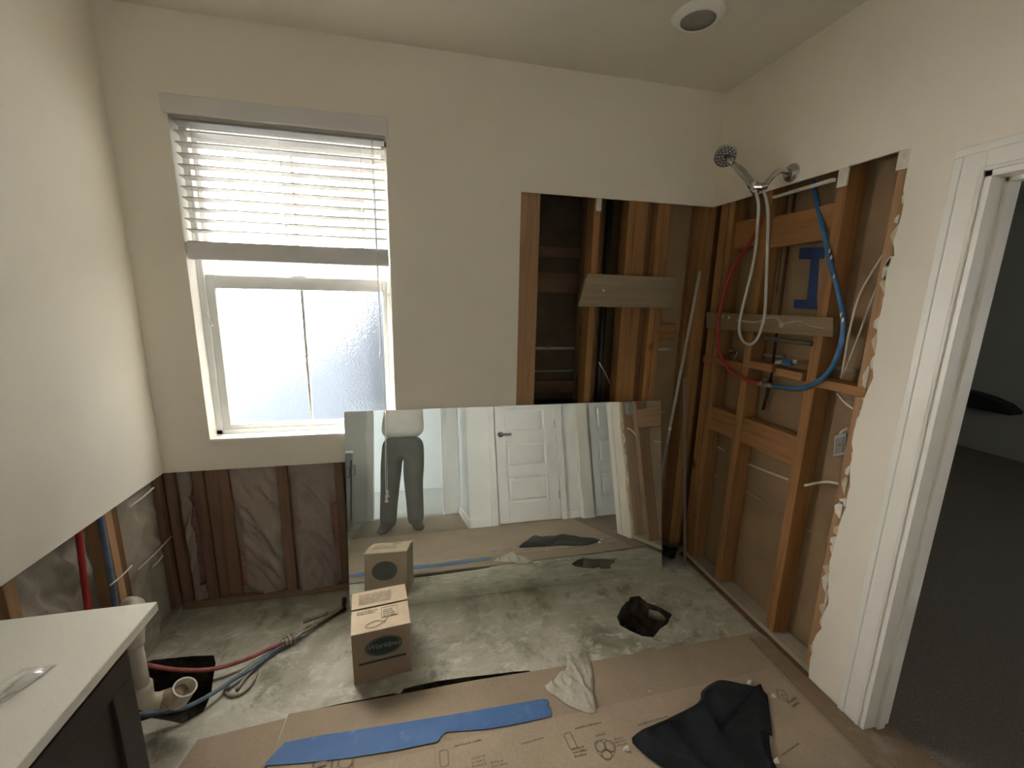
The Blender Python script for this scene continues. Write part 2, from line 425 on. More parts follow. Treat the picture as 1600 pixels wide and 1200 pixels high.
# bedroom floor and dark-room floor
o = struct('floor_bedroom', MB().box(-3.1, 3.1, -4.5, -1.0, -0.02, 0.004), 'carpet_light', 'pale carpet of the bedroom seen far off in the mirror', 'floor')
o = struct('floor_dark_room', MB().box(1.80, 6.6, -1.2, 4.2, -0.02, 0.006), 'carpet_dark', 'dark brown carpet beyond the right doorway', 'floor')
o = struct('trim_threshold', MB().box(1.664, 1.80, 0.218, 0.982, -0.01, 0.008), 'board_old', 'flat wooden threshold strip under the right doorway', 'threshold')

# ------------------------------------------------------------------ ceiling
struct('ceiling', MB().box(-1.7, 1.80, -1.1, 2.8, ZC, ZC+0.1), 'ceiling_paint', 'flat beige painted ceiling above the bathroom', 'ceiling')
struct('ceiling_bedroom', MB().box(-3.1, 3.1, -4.5, -1.1, ZC, ZC+0.1), 'ceiling_paint', 'plain ceiling of the bedroom behind the camera', 'ceiling')
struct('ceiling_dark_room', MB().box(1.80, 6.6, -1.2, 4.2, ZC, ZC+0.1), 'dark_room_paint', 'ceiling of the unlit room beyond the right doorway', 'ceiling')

# ------------------------------------------------------------------ back wall
mb = MB()
mb.box(XL-0.3, XR+0.1, YB, YS, WZ1, ZC+0.02) if False else None
def bw(x0, x1, z0, z1): mb.box(x0, x1, YB, YS, z0, z1)
bw(XL-0.02, WX0, LOW, ZC+0.02); bw(WX0, WX1, LOW, WZ0); bw(WX0, WX1, WZ1, ZC+0.02)
bw(WX1, OPX, LOW, ZC+0.02); bw(OPX, XR+0.02, OPZ, ZC+0.02)
wall_back = struct('wall_back', mb, 'wall_paint', 'beige drywall around the window with its lower part and shower corner cut away', 'wall')
# exterior sheathing behind the studs, with the window hole
YX = 2.375
mb = MB()
mb.box(-1.7, WX0, YX, YX+0.05, -0.05, ZC+0.05); mb.box(WX1, OPX-0.02, YX, YX+0.05, -0.05, ZC+0.05)
mb.box(WX0, WX1, YX, YX+0.05, -0.05, WZ0); mb.box(WX0, WX1, YX, YX+0.05, WZ1, ZC+0.05)
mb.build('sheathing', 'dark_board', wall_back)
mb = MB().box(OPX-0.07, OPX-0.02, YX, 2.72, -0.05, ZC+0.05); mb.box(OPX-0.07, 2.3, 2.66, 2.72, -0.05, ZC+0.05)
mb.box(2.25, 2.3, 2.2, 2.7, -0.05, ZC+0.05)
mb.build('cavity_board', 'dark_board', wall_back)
MB().box(1.30, 1.70, YS+0.10, YS+0.112, 0, ZC).build('cavity_panel', 'kraft_panel', wall_back)
MB().box(1.04, 1.30, 2.60, 2.645, 0, ZC).build('cavity_panel', 'kraft_panel', wall_back)
# window reveal
mb = MB()
mb.box(WX0-0.013, WX0, YS, YX, WZ0-0.013, WZ1+0.013); mb.box(WX1, WX1+0.013, YS, YX, WZ0-0.013, WZ1+0.013)
mb.box(WX0, WX1, YS, YX, WZ1, WZ1+0.013)
mb.build('window_reveal', 'trim_white', wall_back)
MB().box(WX0+0.0005, WX1-0.0005, YB-0.004, YX, WZ0-0.014, WZ0+0.002).build('window_stool', 'trim_white', wall_back, bevel=0.002)

# studs of the back wall, shower side
def stud(parent, x0, x1, y0, y1, z0, z1, mat_, name='stud', bev=0.003):
    return MB().box(x0, x1, y0, y1, z0, z1).build(name, mat_, parent, bevel=bev)
stud(wall_back, 0.530, 0.645, YS, YS+0.038, 0.04, OPZ+0.06, 'wood_pale_z')
stud(wall_back, 0.530, 0.548, YS+0.038, YX, 0.04, OPZ+0.06, 'wood_dark_z')
stud(wall_back, 0.948, 0.986, YS, YS+0.10, 0.04, OPZ+0.06, 'wood_z')
stud(wall_back, 0.992, 1.040, YS+0.075, YS+0.14, 0.04, OPZ+0.06, 'wood_dark_z')  # darker wood colour stands in for the dimness of this deeper board
stud(wall_back, 1.152, 1.195, YS, YS+0.09, 0.04, OPZ+0.06, 'wood_z')
stud(wall_back, 1.197, 1.275, YS+0.012, YS+0.05, 0.04, OPZ+0.06, 'wood_z')
stud(wall_back, 1.278, 1.326, YS+0.05, YS+0.09, 0.04, OPZ+0.06, 'wood_dark_z')
stud(wall_back, 1.328, 1.366, YS, YS+0.09, 0.04, OPZ+0.06, 'wood_z')
stud(wall_back, 1.370, 1.412, YS+0.004, YS+0.09, 0.04, OPZ+0.06, 'wood_z')
stud(wall_back, 1.607, 1.640, YS+0.092, YS+0.099, 0.04, OPZ+0.06, 'wood_dark_z')
stud(wall_back, 1.622, 1.662, YS, YS+0.09, 0.04, OPZ+0.06, 'wood_z')
stud(wall_back, 1.664, 1.700, YS-0.004, YS+0.09, 0.04, OPZ+0.06, 'wood_z')
MB().box(1.700, 2.25, YS+0.02, YS+0.10, 0.0, ZC).build('corner_post', 'wood_dark_z', wall_back)
# cut drywall scrap left under the top edge
MB().box(0.955, 0.984, YB+0.002, YS+0.006, 2.105, OPZ+0.004).build('gypsum_scrap', 'gypsum', wall_back, bevel=0.002)
# cavity beyond the studs: cross pieces and pale seams
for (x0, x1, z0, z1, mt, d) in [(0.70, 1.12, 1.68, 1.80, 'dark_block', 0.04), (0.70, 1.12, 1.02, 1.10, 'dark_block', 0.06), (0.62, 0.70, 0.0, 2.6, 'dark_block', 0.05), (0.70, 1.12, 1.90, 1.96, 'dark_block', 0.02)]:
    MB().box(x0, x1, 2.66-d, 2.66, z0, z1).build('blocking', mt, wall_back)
for (x0, x1, z0, z1) in [(0.76, 1.06, 1.305, 1.322), (0.76, 1.06, 1.155, 1.163)]:
    MB().box(x0, x1, 2.652, 2.66, z0, z1).build('pale_seam', 'seam_white', wall_back)
MB().box(0.60, 1.10, 2.50, 2.66, 0.60, 0.965).build('dark_box', 'black_rubber', wall_back, bevel=0.01)  # plain black box low behind the studs
MB().box(1.413, 1.554, YS+0.05, YS+0.098, 1.405, 1.500).build('blocking', 'wood_x', wall_back, bevel=0.003)
MB().box(1.05, 1.16, 2.56, 2.62, 1.40, 1.47).build('blocking', 'wood_dark_x', wall_back)
MB().box(1.413, 1.554, YS+0.092, YS+0.099, 1.335, 1.350).build('pale_seam', 'seam_white', wall_back)
MB().box(1.413, 1.554, YS+0.092, YS+0.099, 0.93, 0.94).build('pale_seam', 'seam_white', wall_back)
stud(wall_back, OPX, 1.70, YS, YS+0.09, 0.0, 0.038, 'plate_x', 'bottom_plate')

# under-window framing with paper-faced batts
for (x0, x1, mt) in [(-1.228, -1.186, 'red_wood_z'), (-1.108, -1.060, 'red_wood_z'), (-1.056, -0.950, 'red_wood_z'), (-0.727, -0.678, 'red_wood_z'), (-0.447, -0.400, 'red_wood_z'), (0.02, 0.06, 'red_wood_z'), (0.44, 0.48, 'red_wood_z')]:
    dy = 0.012 if x0 == -1.056 else 0
    stud(wall_back, x0, x1, YS+dy, YX-0.01, 0.038, LOW+0.05, mt)
stud(wall_back, XL-0.02, OPX-0.01, YS-0.006, YX-0.01, 0.0, 0.038, 'plate_x', 'bottom_plate')

def batt(parent, axis, a0, a1, z0, z1, face, depth, seed, amp=0.022, name='insulation_batt', material='batt_paper', torn=None):
    """pink body with a creased paper facing; axis 0: in the back wall (runs in x), 1: in the left wall (runs in y)"""
    rnd = random.Random(seed)
    def pt(a, z, d):   # d: distance behind the stud face
        return (a, face+d, z) if axis == 0 else (face-d, a, z)
    body = MB()
    q = lambda d: [pt(a0, z0, d), pt(a1, z0, d), pt(a1, z1, d), pt(a0, z1, d)]
    body.hexa(q(0.038), q(depth)); root = body.build(name, 'fibreglass', parent)
    nx, nz = 34, 52; v = []; f = []
    ph = [(rnd.uniform(0, 6.28), rnd.uniform(2, 9), rnd.uniform(-7, 7), rnd.uniform(.4, 1)) for _ in range(7)]
    cre = [(rnd.uniform(-.35, .35), rnd.uniform(0.05, 0.95), rnd.uniform(0.015, 0.05), rnd.uniform(.4, 1)) for _ in range(7)]
    for j in range(nz+1):
        for i in range(nx+1):
            s_, t_ = i/nx, j/nz
            edge = min(1, min(s_, 1-s_)*5)*min(1, (1-t_)*4+0.3)
            q_ = Vector(((a1-a0)*s_*4.5+seed, (z1-z0)*t_*6.5+0.8*math.sin(s_*3+seed), seed*.37))
            d = 0.9*(1-abs(mn.noise(q_)*2.4))+0.55*(1-abs(mn.noise(q_*2.6)*2.2))+0.6*mn.noise(q_*0.6)
            dd = 0.028-amp*1.5*(0.05+0.95*d)*edge
            v.append(pt(a0+(a1-a0)*s_, z0+(z1-z0)*t_, max(-0.020, min(0.035, dd))))
    for j in range(nz):
        for i in range(nx):
            if torn and torn((i+.5)/nx, (j+.5)/nz): continue
            a = j*(nx+1)+i; f.append((a, a+1, a+nx+2, a+nx+1))
    MB().add(v, f).build('paper_facing', material, root, smooth=True)
    return root
batt(wall_back, 0, -1.186, -1.108, 0.038, LOW+0.03, YS, 0.13, 3, 0.012, torn=lambda s, t: s > 0.62 and 0.12 < t < 0.72+0.1*math.sin(9*s))
batt(wall_back, 0, -0.950, -0.727, 0.038, LOW+0.03, YS, 0.13, 11, 0.024, torn=lambda s, t: s < 0.12 and 0.05 < t < 0.35)
batt(wall_back, 0, -0.678, -0.447, 0.038, LOW+0.03, YS, 0.13, 23, 0.030, torn=lambda s, t: s > 0.88 and 0.15 < t < 0.65)
batt(wall_back, 0, -0.400, 0.02, 0.038, LOW+0.03, YS, 0.13, 31)
batt(wall_back, 0, 0.06, 0.44, 0.038, LOW+0.03, YS, 0.13, 32)

# ------------------------------------------------------------------ left wall
wall_left = struct('wall_left', MB().box(XL-DW, XL, -1.0, YB+0.005, LOW, ZC+0.02), 'wall_paint', 'beige drywall on the left above the vanity, cut away low down', 'wall')
MB().box(-1.48, -1.42, -1.05, 2.42, -0.05, ZC+0.05).build('sheathing', 'dark_board', wall_left)
XLS = XL-DW
for (y0, y1, mt) in [(2.185, 2.226, 'red_wood_z'), (1.835, 1.873, 'wood_pale_z'), (1.405, 1.445, 'wood_pale_z'), (1.0, 1.04, 'red_wood_z')]:
    stud(wall_left, XLS-0.14, XLS, y0, y1, 0.038, LOW+0.05, mt)
MB().box(XLS-0.14, XLS-0.02, 1.875, 1.935, 0.038, LOW+0.05).build('stud', 'wood_dark_z', wall_left, bevel=0.003)
stud(wall_left, XLS-0.14, XLS+0.004, 0.9, YB, 0.0, 0.038, 'plate_y', 'bottom_plate')
batt(wall_left, 1, 1.935, 2.185, 0.038, LOW+0.03, XLS, 0.13, 41, 0.016, material='batt_paper_left')
batt(wall_left, 1, 1.445, 1.835, 0.038, LOW+0.03, XLS-0.045, 0.10, 42, 0.026, material='batt_paper_left', torn=lambda s, t: 0.0 < s < 0.1 and t > 0.5)
batt(wall_left, 1, 1.04, 1.405, 0.038, LOW+0.03, XLS, 0.13, 43, 0.026, material='batt_paper')
for (a, b_) in [((268, 838), (216, 890)), ((206, 884), (172, 915)), ((255, 868), (238, 886)), ((240, 762), (203, 792))]:
    p, q = PX(*a, XLS+0.012), PX(*b_, XLS+0.012)
    MB().tube([p, (p+q)/2+Vector((0.004, 0, 0)), q], 0.0035, 6, smooth=3).build('stapled_crease', 'cable_white', wall_left, smooth=True)

# ------------------------------------------------------------------ right wall
DY0, DY1, DZ = 0.20, 1.0, 2.034   # doorway
mb = MB()
mb.box(XR, XS, RY0, YB+0.01, OPZ, ZC+0.02)
mb.box(XR, XS, 0.02, RY0, DZ, ZC+0.02)
mb.box(XR, XS, 0.02, DY0, 0.0, DZ)
# strip between opening and doorway, with the torn edge
jag = []
n = 46
for i in range(n+1):
    z = 0.0+(DZ)*i/n
    if i not in (0, n): jag.append((XR, RY0-0.004+random.uniform(-.009, .006)+(0.012*math.sin(i*0.55) if z < 1.5 else 0), z+random.uniform(-.006, .006)))
    else: jag.append((XR, RY0, z))
mb.prism([(XR, DY1, 0.0)]+jag+[(XR, DY1, DZ)], (DW, 0, 0))
wall_right = struct('wall_right', mb, 'wall_paint', 'beige drywall on the right with the shower corner opened to the studs', 'wall')
# neighbouring room's board and core of the wall round the doorway
mb = MB().box(XP, XP+0.013, DY1, 2.30, 0, ZC); mb.box(XP, XP+0.013, 0.0, DY0, 0, ZC); mb.box(XP, XP+0.013, DY0, DY1, DZ, ZC)
mb.build('back_panel', 'kraft_panel', wall_right)
mb = MB().box(XS, XP, DY1, 1.10, 0, ZC).box(XS, XP, 0.0, DY0, 0, ZC).box(XS, XP, DY0, DY1, DZ, ZC)
mb.build('rough_framing', 'wood_z', wall_right)
mb = MB().box(XS, XP, 1.225, 2.2, OPZ+0.25, OPZ+0.29); mb.build('blocking', 'wood_y', wall_right)
# studs
stud(wall_right, XS, XP, 2.110, 2.165, 0.038, ZC, 'wood_z')
stud(wall_right, XS, XP-0.005, 2.062, 2.100, 0.038, ZC, 'wood_z')
stud(wall_right, XS, XP, 1.815, 1.862, 0.038, ZC, 'wood_z')
stud(wall_right, XS, XP, 1.438, 1.484, 0.038, ZC, 'wood_z')
stud(wall_right, XS, XP, RY0-0.03, 1.262, 0.038, ZC, 'wood_pale_z')
stud(wall_right, XS-0.002, XP, 1.10, 2.19, 0.0, 0.038, 'plate_y', 'bottom_plate')
# dark strip standing in for the shaded gap along the slab edge
MB().box(XR-0.012, XS-0.002, RY0, 2.16, 0.0005, 0.012).build('gap_shade_strip', 'wood_dark_x', wall_right)
# blocking rows between the studs
for (y0, y1, z0, z1) in [(1.862, 2.062, 0.900, 1.035), (1.484, 1.815, 0.900, 1.040)]:
    stud(wall_right, XS+0.004, XP-0.02, y0, y1, z0, z1, 'wood_y', 'blocking')
for (y0, y1, z0, z1) in [(1.862, 2.062, 1.925, 2.065), (1.484, 1.815, 1.905, 2.050)]:
    stud(wall_right, XS+0.022, XP-0.01, y0, y1, z0, z1, 'wood_y', 'blocking')
# flat-laid pieces
for (y0, y1, z0) in [(1.862, 2.170, 1.285), (1.668, 1.815, 1.306), (1.500, 1.645, 1.296), (RY0, 1.438, 1.285)]:
    stud(wall_right, XS-0.006, XP-0.004, y0, y1, z0, z0+0.038, 'wood_y', 'blocking')
# torn drywall remains on the end stud, and mud on studs
for i in range(30):
    z = 0.12+i*0.064+random.uniform(-.02, .02); h_ = random.uniform(.03, .10); w_ = random.uniform(.010, .034)
    y1 = RY0-0.006+random.choice((0, 0, .01)); poly = [(XS-0.004, y1, z), (XS-0.004, y1+w_*random.uniform(.4, 1), z+h_*.2), (XS-0.004, y1+w_, z+h_*.6), (XS-0.004, y1+w_*.3, z+h_), (XS-0.004, y1, z+h_)]
    MB().prism(poly, (0.004, 0, 0)).build('torn_paper', ('torn_paper', 'gypsum', 'plaster_bit')[i % 3], wall_right)
MB().box(XS-0.011, XS, RY0, 1.262, 2.105, OPZ+0.004).build('gypsum_scrap', 'gypsum', wall_right)
MB().box(XS-0.010, XS, 1.440, 1.482, 2.10, OPZ+0.004).build('gypsum_scrap', 'gypsum', wall_right, bevel=0.003)
MB().hexa([(XS-0.012, 1.50, 2.130), (XS-0.012, 1.80, 2.128), (XS-0.012, 1.80, 2.138), (XS-0.012, 1.50, 2.143)], [(XS+0.004, 1.50, 2.130), (XS+0.004, 1.80, 2.128), (XS+0.004, 1.80, 2.138), (XS+0.004, 1.50, 2.143)]).build('gypsum_scrap', 'gypsum', wall_right)
# pale seams of compound on the board behind
for (a, b_) in [((1092, 681), (1132, 704)), ((1151, 718), (1233, 750)), ((1157, 763), (1221, 801)), ((1092, 733), (1122, 745)), ((1256, 824), (1293, 846))]:
    p, q = PX(*a, XP-0.003), PX(*b_, XP-0.003)
    r_ = 0.0055 if a[1] < 720 else 0.003
    MB().tube([p, q], r_, 6).build('compound_seam', 'cable_white' if r_ > .005 else 'seam_white', wall_right)
for (a, b_) in [((1117, 545), (1153, 549)), ((1183, 553), (1226, 557)), ((1305, 574), (1340, 579))]:
    p, q = PX(*a, XP-0.006), PX(*b_, XP-0.006)
    MB().tube([p, q], 0.008, 6).build('compound_seam', 'seam_white', wall_right)

# doorway casing and jamb
trim = MB()
def casing(mb, y0, y1, z0, z1, t=0.011): mb.box(XR-t, XR, y0, y1, z0, z1)
CW = 0.082
mb = MB(); casing(mb, DY1, DY1+CW, 0, DZ+CW); casing(mb, DY0-CW+0.02, DY0, 0, DZ+CW); casing(mb, DY0, DY1, DZ, DZ+CW)
t1 = struct('trim_1', mb, 'trim_white', 'white moulded casing and jamb around the right doorway', 'door casing', bevel=0.002)
mb = MB(); casing(mb, DY1+CW-0.026, DY1+CW-0.001, 0.001, DZ+CW-0.026, 0.0145); casing(mb, DY0, DY1+CW-0.001, DZ+CW-0.0255, DZ+CW-0.001, 0.015); casing(mb, DY1+0.004, DY1+0.012, 0.001, DZ+0.004, 0.0128); casing(mb, DY0, DY1+.012, DZ+0.0045, DZ+0.012, 0.0132)
mb.build('casing_bead', 'trim_white', t1, bevel=0.004)
mb = MB().box(XR-0.004, XP+0.02, DY1-0.018, DY1, 0.0, DZ).box(XR-0.004, XP+0.02, DY0, DY0+0.018, 0.0, DZ).box(XR-0.004, XP+0.02, DY0, DY1, DZ-0.018, DZ)
mb.build('jamb', 'trim_white', t1, bevel=0.001)
mb = MB().box(1.722, 1.757, DY1-0.030, DY1-0.017, 0.0, DZ-0.017).box(1.722, 1.757, DY0+0.018, DY1-0.018, DZ-0.031, DZ-0.017)
mb.build('door_stop', 'trim_white', t1, bevel=0.002)

# ------------------------------------------------------------------ doors
def panel_door(name, label, org, ux, n, w, h, panels, lever=True, hinge_side=1):
    """org: bottom left of the face seen from the bathroom; ux along width, n towards the viewer"""
    org = Vector(org); ux = Vector(ux); n = Vector(n); uz = Vector((0, 0, 1)); th = 0.035
    d = thing(name, label, 'door', tuple(org), kind='structure')
    mb = MB()
    def slab(a0, a1, z0, z1, d0, d1):
        q = lambda dd: [org+ux*a0+uz*z0-n*dd, org+ux*a1+uz*z0-n*dd, org+ux*a1+uz*z1-n*dd, org+ux*a0+uz*z1-n*dd]
        mb.hexa(q(d0), q(d1))
    st = 0.115; zs = [0.20]
    ph = (h-0.20-0.115-0.10*(panels-1))/panels
    slab(0, st, 0, h, 0, th); slab(w-st, w, 0, h, 0, th); slab(st, w-st, 0, 0.20, 0, th); slab(st, w-st, h-0.115, h, 0, th)
    z = 0.20
    for i in range(panels-1): slab(st, w-st, z+ph, z+ph+0.10, 0, th); z += ph+0.10
    mb.build('door_frame', 'door_white', d, bevel=0.002)
    z = 0.20
    for i in range(panels):
        mb = MB(); slab(st, w-st, z, z+ph, 0.018, th-0.008)
        a0, a1, b0, b1 = st+0.022, w-st-0.022, z+0.022, z+ph-0.022
        q = lambda dd, k: [org+ux*(a0+k)+uz*(b0+k)-n*dd, org+ux*(a1-k)+uz*(b0+k)-n*dd, org+ux*(a1-k)+uz*(b1-k)-n*dd, org+ux*(a0+k)+uz*(b1-k)-n*dd]
        mb.hexa(q(0.018, 0), q(0.007, 0.016)); mb.build('door_panel', 'door_white', d); z += ph+0.10
    if lever:
        x = 0.06 if hinge_side > 0 else w-0.06
        p = org+ux*x+uz*0.915
        hd = MB().lathe([(0.0, 0), (0.030, 0), (0.030, 0.008), (0.011, 0.012), (0.011, 0.04), (0, 0.042)], p, n, 20, False)
        hd.tube([p+n*0.038, p+n*0.045+ux*0.03*hinge_side, p+n*0.042+ux*0.11*hinge_side], 0.0085, 8, smooth=4)
        hd.build('lever_handle', 'grey_metal_handle', d, smooth=True)
    for hz in (0.25, 1.0, h-0.25):
        x = w if hinge_side > 0 else 0
        p = org+ux*x+uz*hz
        mbh = MB().tube([p+n*0.004-uz*0.045, p+n*0.004+uz*0.045], 0.007, 8); mbh.build('hinge', 'grey_metal_handle', d)
    return d
YD = 0.12
panel_door('door_1', 'closed white panelled door with lever handle reflected in the mirror', (0.780, YD-0.008, 0.014), (1, 0, 0), (0, 1, 0), 0.670, 2.026, 5)
panel_door('door_2', 'white panelled door standing open beyond the right doorway, reflected', (1.795, 0.185, 0.012), (1, 0, 0), (0, 1, 0), 0.76, 2.02, 5, True, -1)
# wall behind with its casing
mb = MB().box(0.48, 0.775, 0.02, YD, 0, ZC).box(1.455, XR+0.02, 0.02, YD, 0, ZC).box(0.775, 1.455, 0.02, YD, 2.045, ZC).box(0.775, 1.455, 0.02, 0.078, 0, 2.045)
struct('wall_front', mb, 'bedroom_paint', 'white wall with the closed door, seen in the mirror', 'wall')
mb = MB().box(0.700, 0.775, YD, YD+0.016, 0, 2.12).box(1.455, 1.530, YD, YD+0.016, 0, 2.12).box(0.775, 1.455, YD, YD+0.016, 2.045, 2.12)
mb.box(0.701, 0.725, YD+0.001, YD+0.023, 0.001, 2.119).box(1.505, 1.529, YD+0.001, YD+0.023, 0.001, 2.119)
struct('trim_2', mb, 'door_white', 'white casing around the closed door in the mirror', 'door casing', bevel=0.002)
struct('wall_hall', MB().box(0.48, 0.58, -0.95, 0.02, 0, ZC), 'bedroom_paint', 'white hallway wall running back behind the camera', 'wall')
mb = MB().box(-1.216-0.013, -0.56, -1.06, -0.95, 0, ZC).box(0.27, 0.60, -1.06, -0.95, 0, ZC).box(-0.56, 0.27, -1.06, -0.95, 2.04, ZC)
struct('wall_entry', mb, 'bedroom_paint', 'wall with the entry opening behind the person', 'wall')
mb = MB().box(-0.635, -0.56, -0.95, -0.932, 0, 2.115).box(0.27, 0.345, -0.95, -0.932, 0, 2.115).box(-0.56, 0.27, -0.95, -0.932, 2.04, 2.115)
struct('trim_3', mb, 'door_white', 'white casing round the entry opening behind the person', 'door casing', bevel=0.002)
mb = MB().box(0.462, 0.48, -0.95, YD+0.018, 0, 0.09).box(0.4805, 0.699, YD, YD+0.018, 0, 0.09).box(1.531, XR-0.02, YD, YD+0.018, 0, 0.09)
struct('baseboard_front', mb, 'door_white', 'white baseboard at the wall corner seen in the mirror', 'baseboard', bevel=0.003)
mb = MB().box(-3.1, 3.1, -4.5, -4.4, 0, ZC).box(-3.1, -3.0, -4.5, -1.0, 0, 0.55).box(-3.1, -3.0, -4.5, -1.0, 2.45, ZC).box(-3.1, -3.0, -4.5, -3.65, 0, ZC).box(-3.1, -3.0, -1.75, -1.0, 0, ZC).box(3.0, 3.1, -4.5, -1.0, 0, ZC)
mb.box(-3.1, -1.2, -1.06, -0.96, 0, ZC).box(0.58, 3.1, -1.06, -0.96, 0, ZC).box(-3.16, -3.10, -4.5, -1.0, 0, ZC)
struct('wall_bedroom', mb, 'bedroom_paint', 'white far wall of the bedroom seen in the mirror', 'wall')
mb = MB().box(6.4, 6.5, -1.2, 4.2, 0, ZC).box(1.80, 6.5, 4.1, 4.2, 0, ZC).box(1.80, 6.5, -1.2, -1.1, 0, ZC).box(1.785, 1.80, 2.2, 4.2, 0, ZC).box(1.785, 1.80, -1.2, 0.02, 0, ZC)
struct('wall_dark_room', mb, 'dark_room_paint', 'unlit walls of the room beyond the right doorway', 'wall')

# ------------------------------------------------------------------ window
win = thing('window_1', 'white vinyl single-hung window with frosted panes behind the half-raised blind', 'window', (-0.56, 2.31, WZ0), kind='structure')
YF0, YF1 = 2.292, 2.345
def fr(name, boxes, parent=win, bev=0.002, mt='vinyl_white'):
    mb = MB()
    for b_ in boxes: mb.box(*b_)
    return mb.build(name, mt, parent, bevel=bev)
fr('window_frame', [(WX0, WX0+0.028, YF0, YX, WZ0, WZ1), (WX1-0.028, WX1, YF0, YX, WZ0, WZ1), (WX0, WX1, YF0, YX, WZ0, WZ0+0.024), (WX0, WX1, YF0, YX, WZ1-0.03, WZ1)])
ls = fr('lower_sash', [(WX0+0.028, -0.936, 2.300, 2.330, 0.951, 1.714), (-0.170, WX1-0.028, 2.300, 2.330, 0.951, 1.714), (-0.936, -0.170, 2.300, 2.330, 0.951, 0.974), (-0.936, -0.170, 2.300, 2.330, 1.652, 1.714)])
fr('muntin', [(-0.563, -0.550, 2.306, 2.324, 0.974, 1.652)], ls)
us = fr('upper_sash', [(WX0+0.028, -0.952, 2.332, 2.360, 1.69, WZ1-0.03), (-0.155, WX1-0.028, 2.332, 2.360, 1.69, WZ1-0.03), (-0.952, -0.155, 2.332, 2.360, 1.69, 1.722), (-0.952, -0.155, 2.332, 2.360, 2.30, WZ1-0.03)])
fr('muntin', [(-0.572, -0.559, 2.338, 2.354, 1.722, 2.30)], us)
MB().add([(-0.94, 2.315, 0.97), (-0.166, 2.315, 0.97), (-0.166, 2.315, 1.656), (-0.94, 2.315, 1.656)], [(0, 1, 2, 3)]).build('glass_pane', 'frosted_glass', ls)
MB().add([(-0.956, 2.346, 1.718), (-0.151, 2.346, 1.718), (-0.151, 2.346, 2.304), (-0.956, 2.346, 2.304)], [(0, 1, 2, 3)]).build('glass_pane', 'frosted_glass', us)
fr('sash_lock', [(-0.60, -0.53, 2.302, 2.328, 1.714, 1.722)], ls, 0.003)

# blind
bl = thing('window_blind', 'white faux-wood venetian blind half raised over the frosted window', 'window blind', (-0.56, 2.25, 1.776))
val = MB().box(-1.012, -0.108, 2.188, 2.203, 2.362, 2.434).box(-1.012, -0.998, 2.203, 2.215, 2.362, 2.434).box(-0.122, -0.108, 2.203, 2.215, 2.362, 2.434)
val.build('valance', 'rail_grey', bl, bevel=0.003)
MB().box(-0.994, -0.126, 2.222, 2.272, 2.354, 2.3675).build('head_rail', 'slat_white', bl)
zs = [2.344]+[2.306-0.0445*i for i in range(10)]
me0 = None
for i, z in enumerate(zs):
    if me0 is None:
        mb = MB(); nseg = 6; L0, L1 = -0.430, 0.430; prof = []
        for k in range(nseg+1):
            t = k/nseg-0.5; prof.append((t*0.050, 0.0014-0.0030*t*t*4*0.5-t*0.0065))
        v = []; 
        for x in (L0, L1):
            for (yy, zz) in prof: v.append((x, yy, zz))
            for (yy, zz) in prof[::-1]: v.append((x, yy, zz-0.0042))
        nn = 2*(nseg+1)
        f = [(k, (k+1) % nn, nn+(k+1) % nn, nn+k) for k in range(nn)] + [tuple(range(nn))[::-1], tuple(range(nn, 2*nn))]
        mb.add([Vector(p)+Vector((-0.56, 2.247, z)) for p in v], f)
        s0 = mb.build('slat', 'slat_white', bl, origin=(-0.56, 2.247, z)); me0 = s0.data
    else:
        s_ = bpy.data.objects.new('slat', me0); C.objects.link(s_); s_.parent = bl; s_.location = Vector((-0.56, 2.247, z))-ORG[bl]
for k in range(12):       # stacked slats resting on the bottom rail
    z = 1.808+k*0.0042
    s_ = bpy.data.objects.new('stacked_slat', me0); C.objects.link(s_); s_.parent = bl; s_.location = Vector((-0.56+random.uniform(-.002, .002), 2.247+random.uniform(-.002, .002), z))-ORG[bl]
MB().box(-0.992, -0.128, 2.220, 2.275, 1.777, 1.803).build('bottom_rail', 'rail_grey', bl, bevel=0.004)
MB().box(-0.992, -0.128, 2.2185, 2.222, 1.779, 1.853).build('rail_cover', 'rail_grey', bl, bevel=0.001)
for x in (-0.925, -0.58, -0.235):
    MB().tube([(x, 2.2215, 2.34), (x, 2.2215, 1.80)], 0.0011, 5).build('ladder_cord', 'cord_white', bl)
    MB().tube([(x+0.012, 2.2735, 2.34), (x+0.012, 2.2735, 1.80)], 0.0011, 5).build('ladder_cord', 'cord_white', bl)
def tassel(p, s=1.0):
    return MB().lathe([(0.001, 0.030*s), (0.004*s, 0.026*s), (0.0045*s, 0.018*s), (0.0032*s, 0.013*s), (0.007*s, 0.004*s), (0.007*s, 0.0), (0.001, -0.002*s)], p, (0, 0, 1), 10)
cx = PY(590, 430, 2.205)
pt1 = PY(594, 552, 2.200)
MB().tube([(cx.x-0.004, 2.207, 2.34), (cx.x, 2.204, 1.75), pt1], 0.0014, 5, smooth=4).build('pull_cord', 'cord_white', bl)
tassel(pt1-Vector((0, 0, .016)), 0.9).build('tassel', 'cord_white', bl, smooth=True)
pt2 = PY(603.5, 776, 2.085)
MB().tube([(cx.x+0.003, 2.206, 2.34), (cx.x+0.003, 2.203, 1.75), PY(601, 640, 2.185), (pt2.x, 2.105, 0.75), pt2], 0.0016, 5, smooth=5).build('pull_cord', 'cord_white', bl)
tassel(pt2-Vector((0, 0, .03)), 1.35).build('tassel', 'cord_white', bl, smooth=True)
p0 = PY(314, 430, 2.23); p1 = PY(323, 495, 2.22); p2 = PY(330, 506, 2.22)
MB().tube([(p0.x, 2.235, 2.33), p0, p1, p2], 0.0013, 5, smooth=5).build('tilt_cord', 'cord_white', bl)
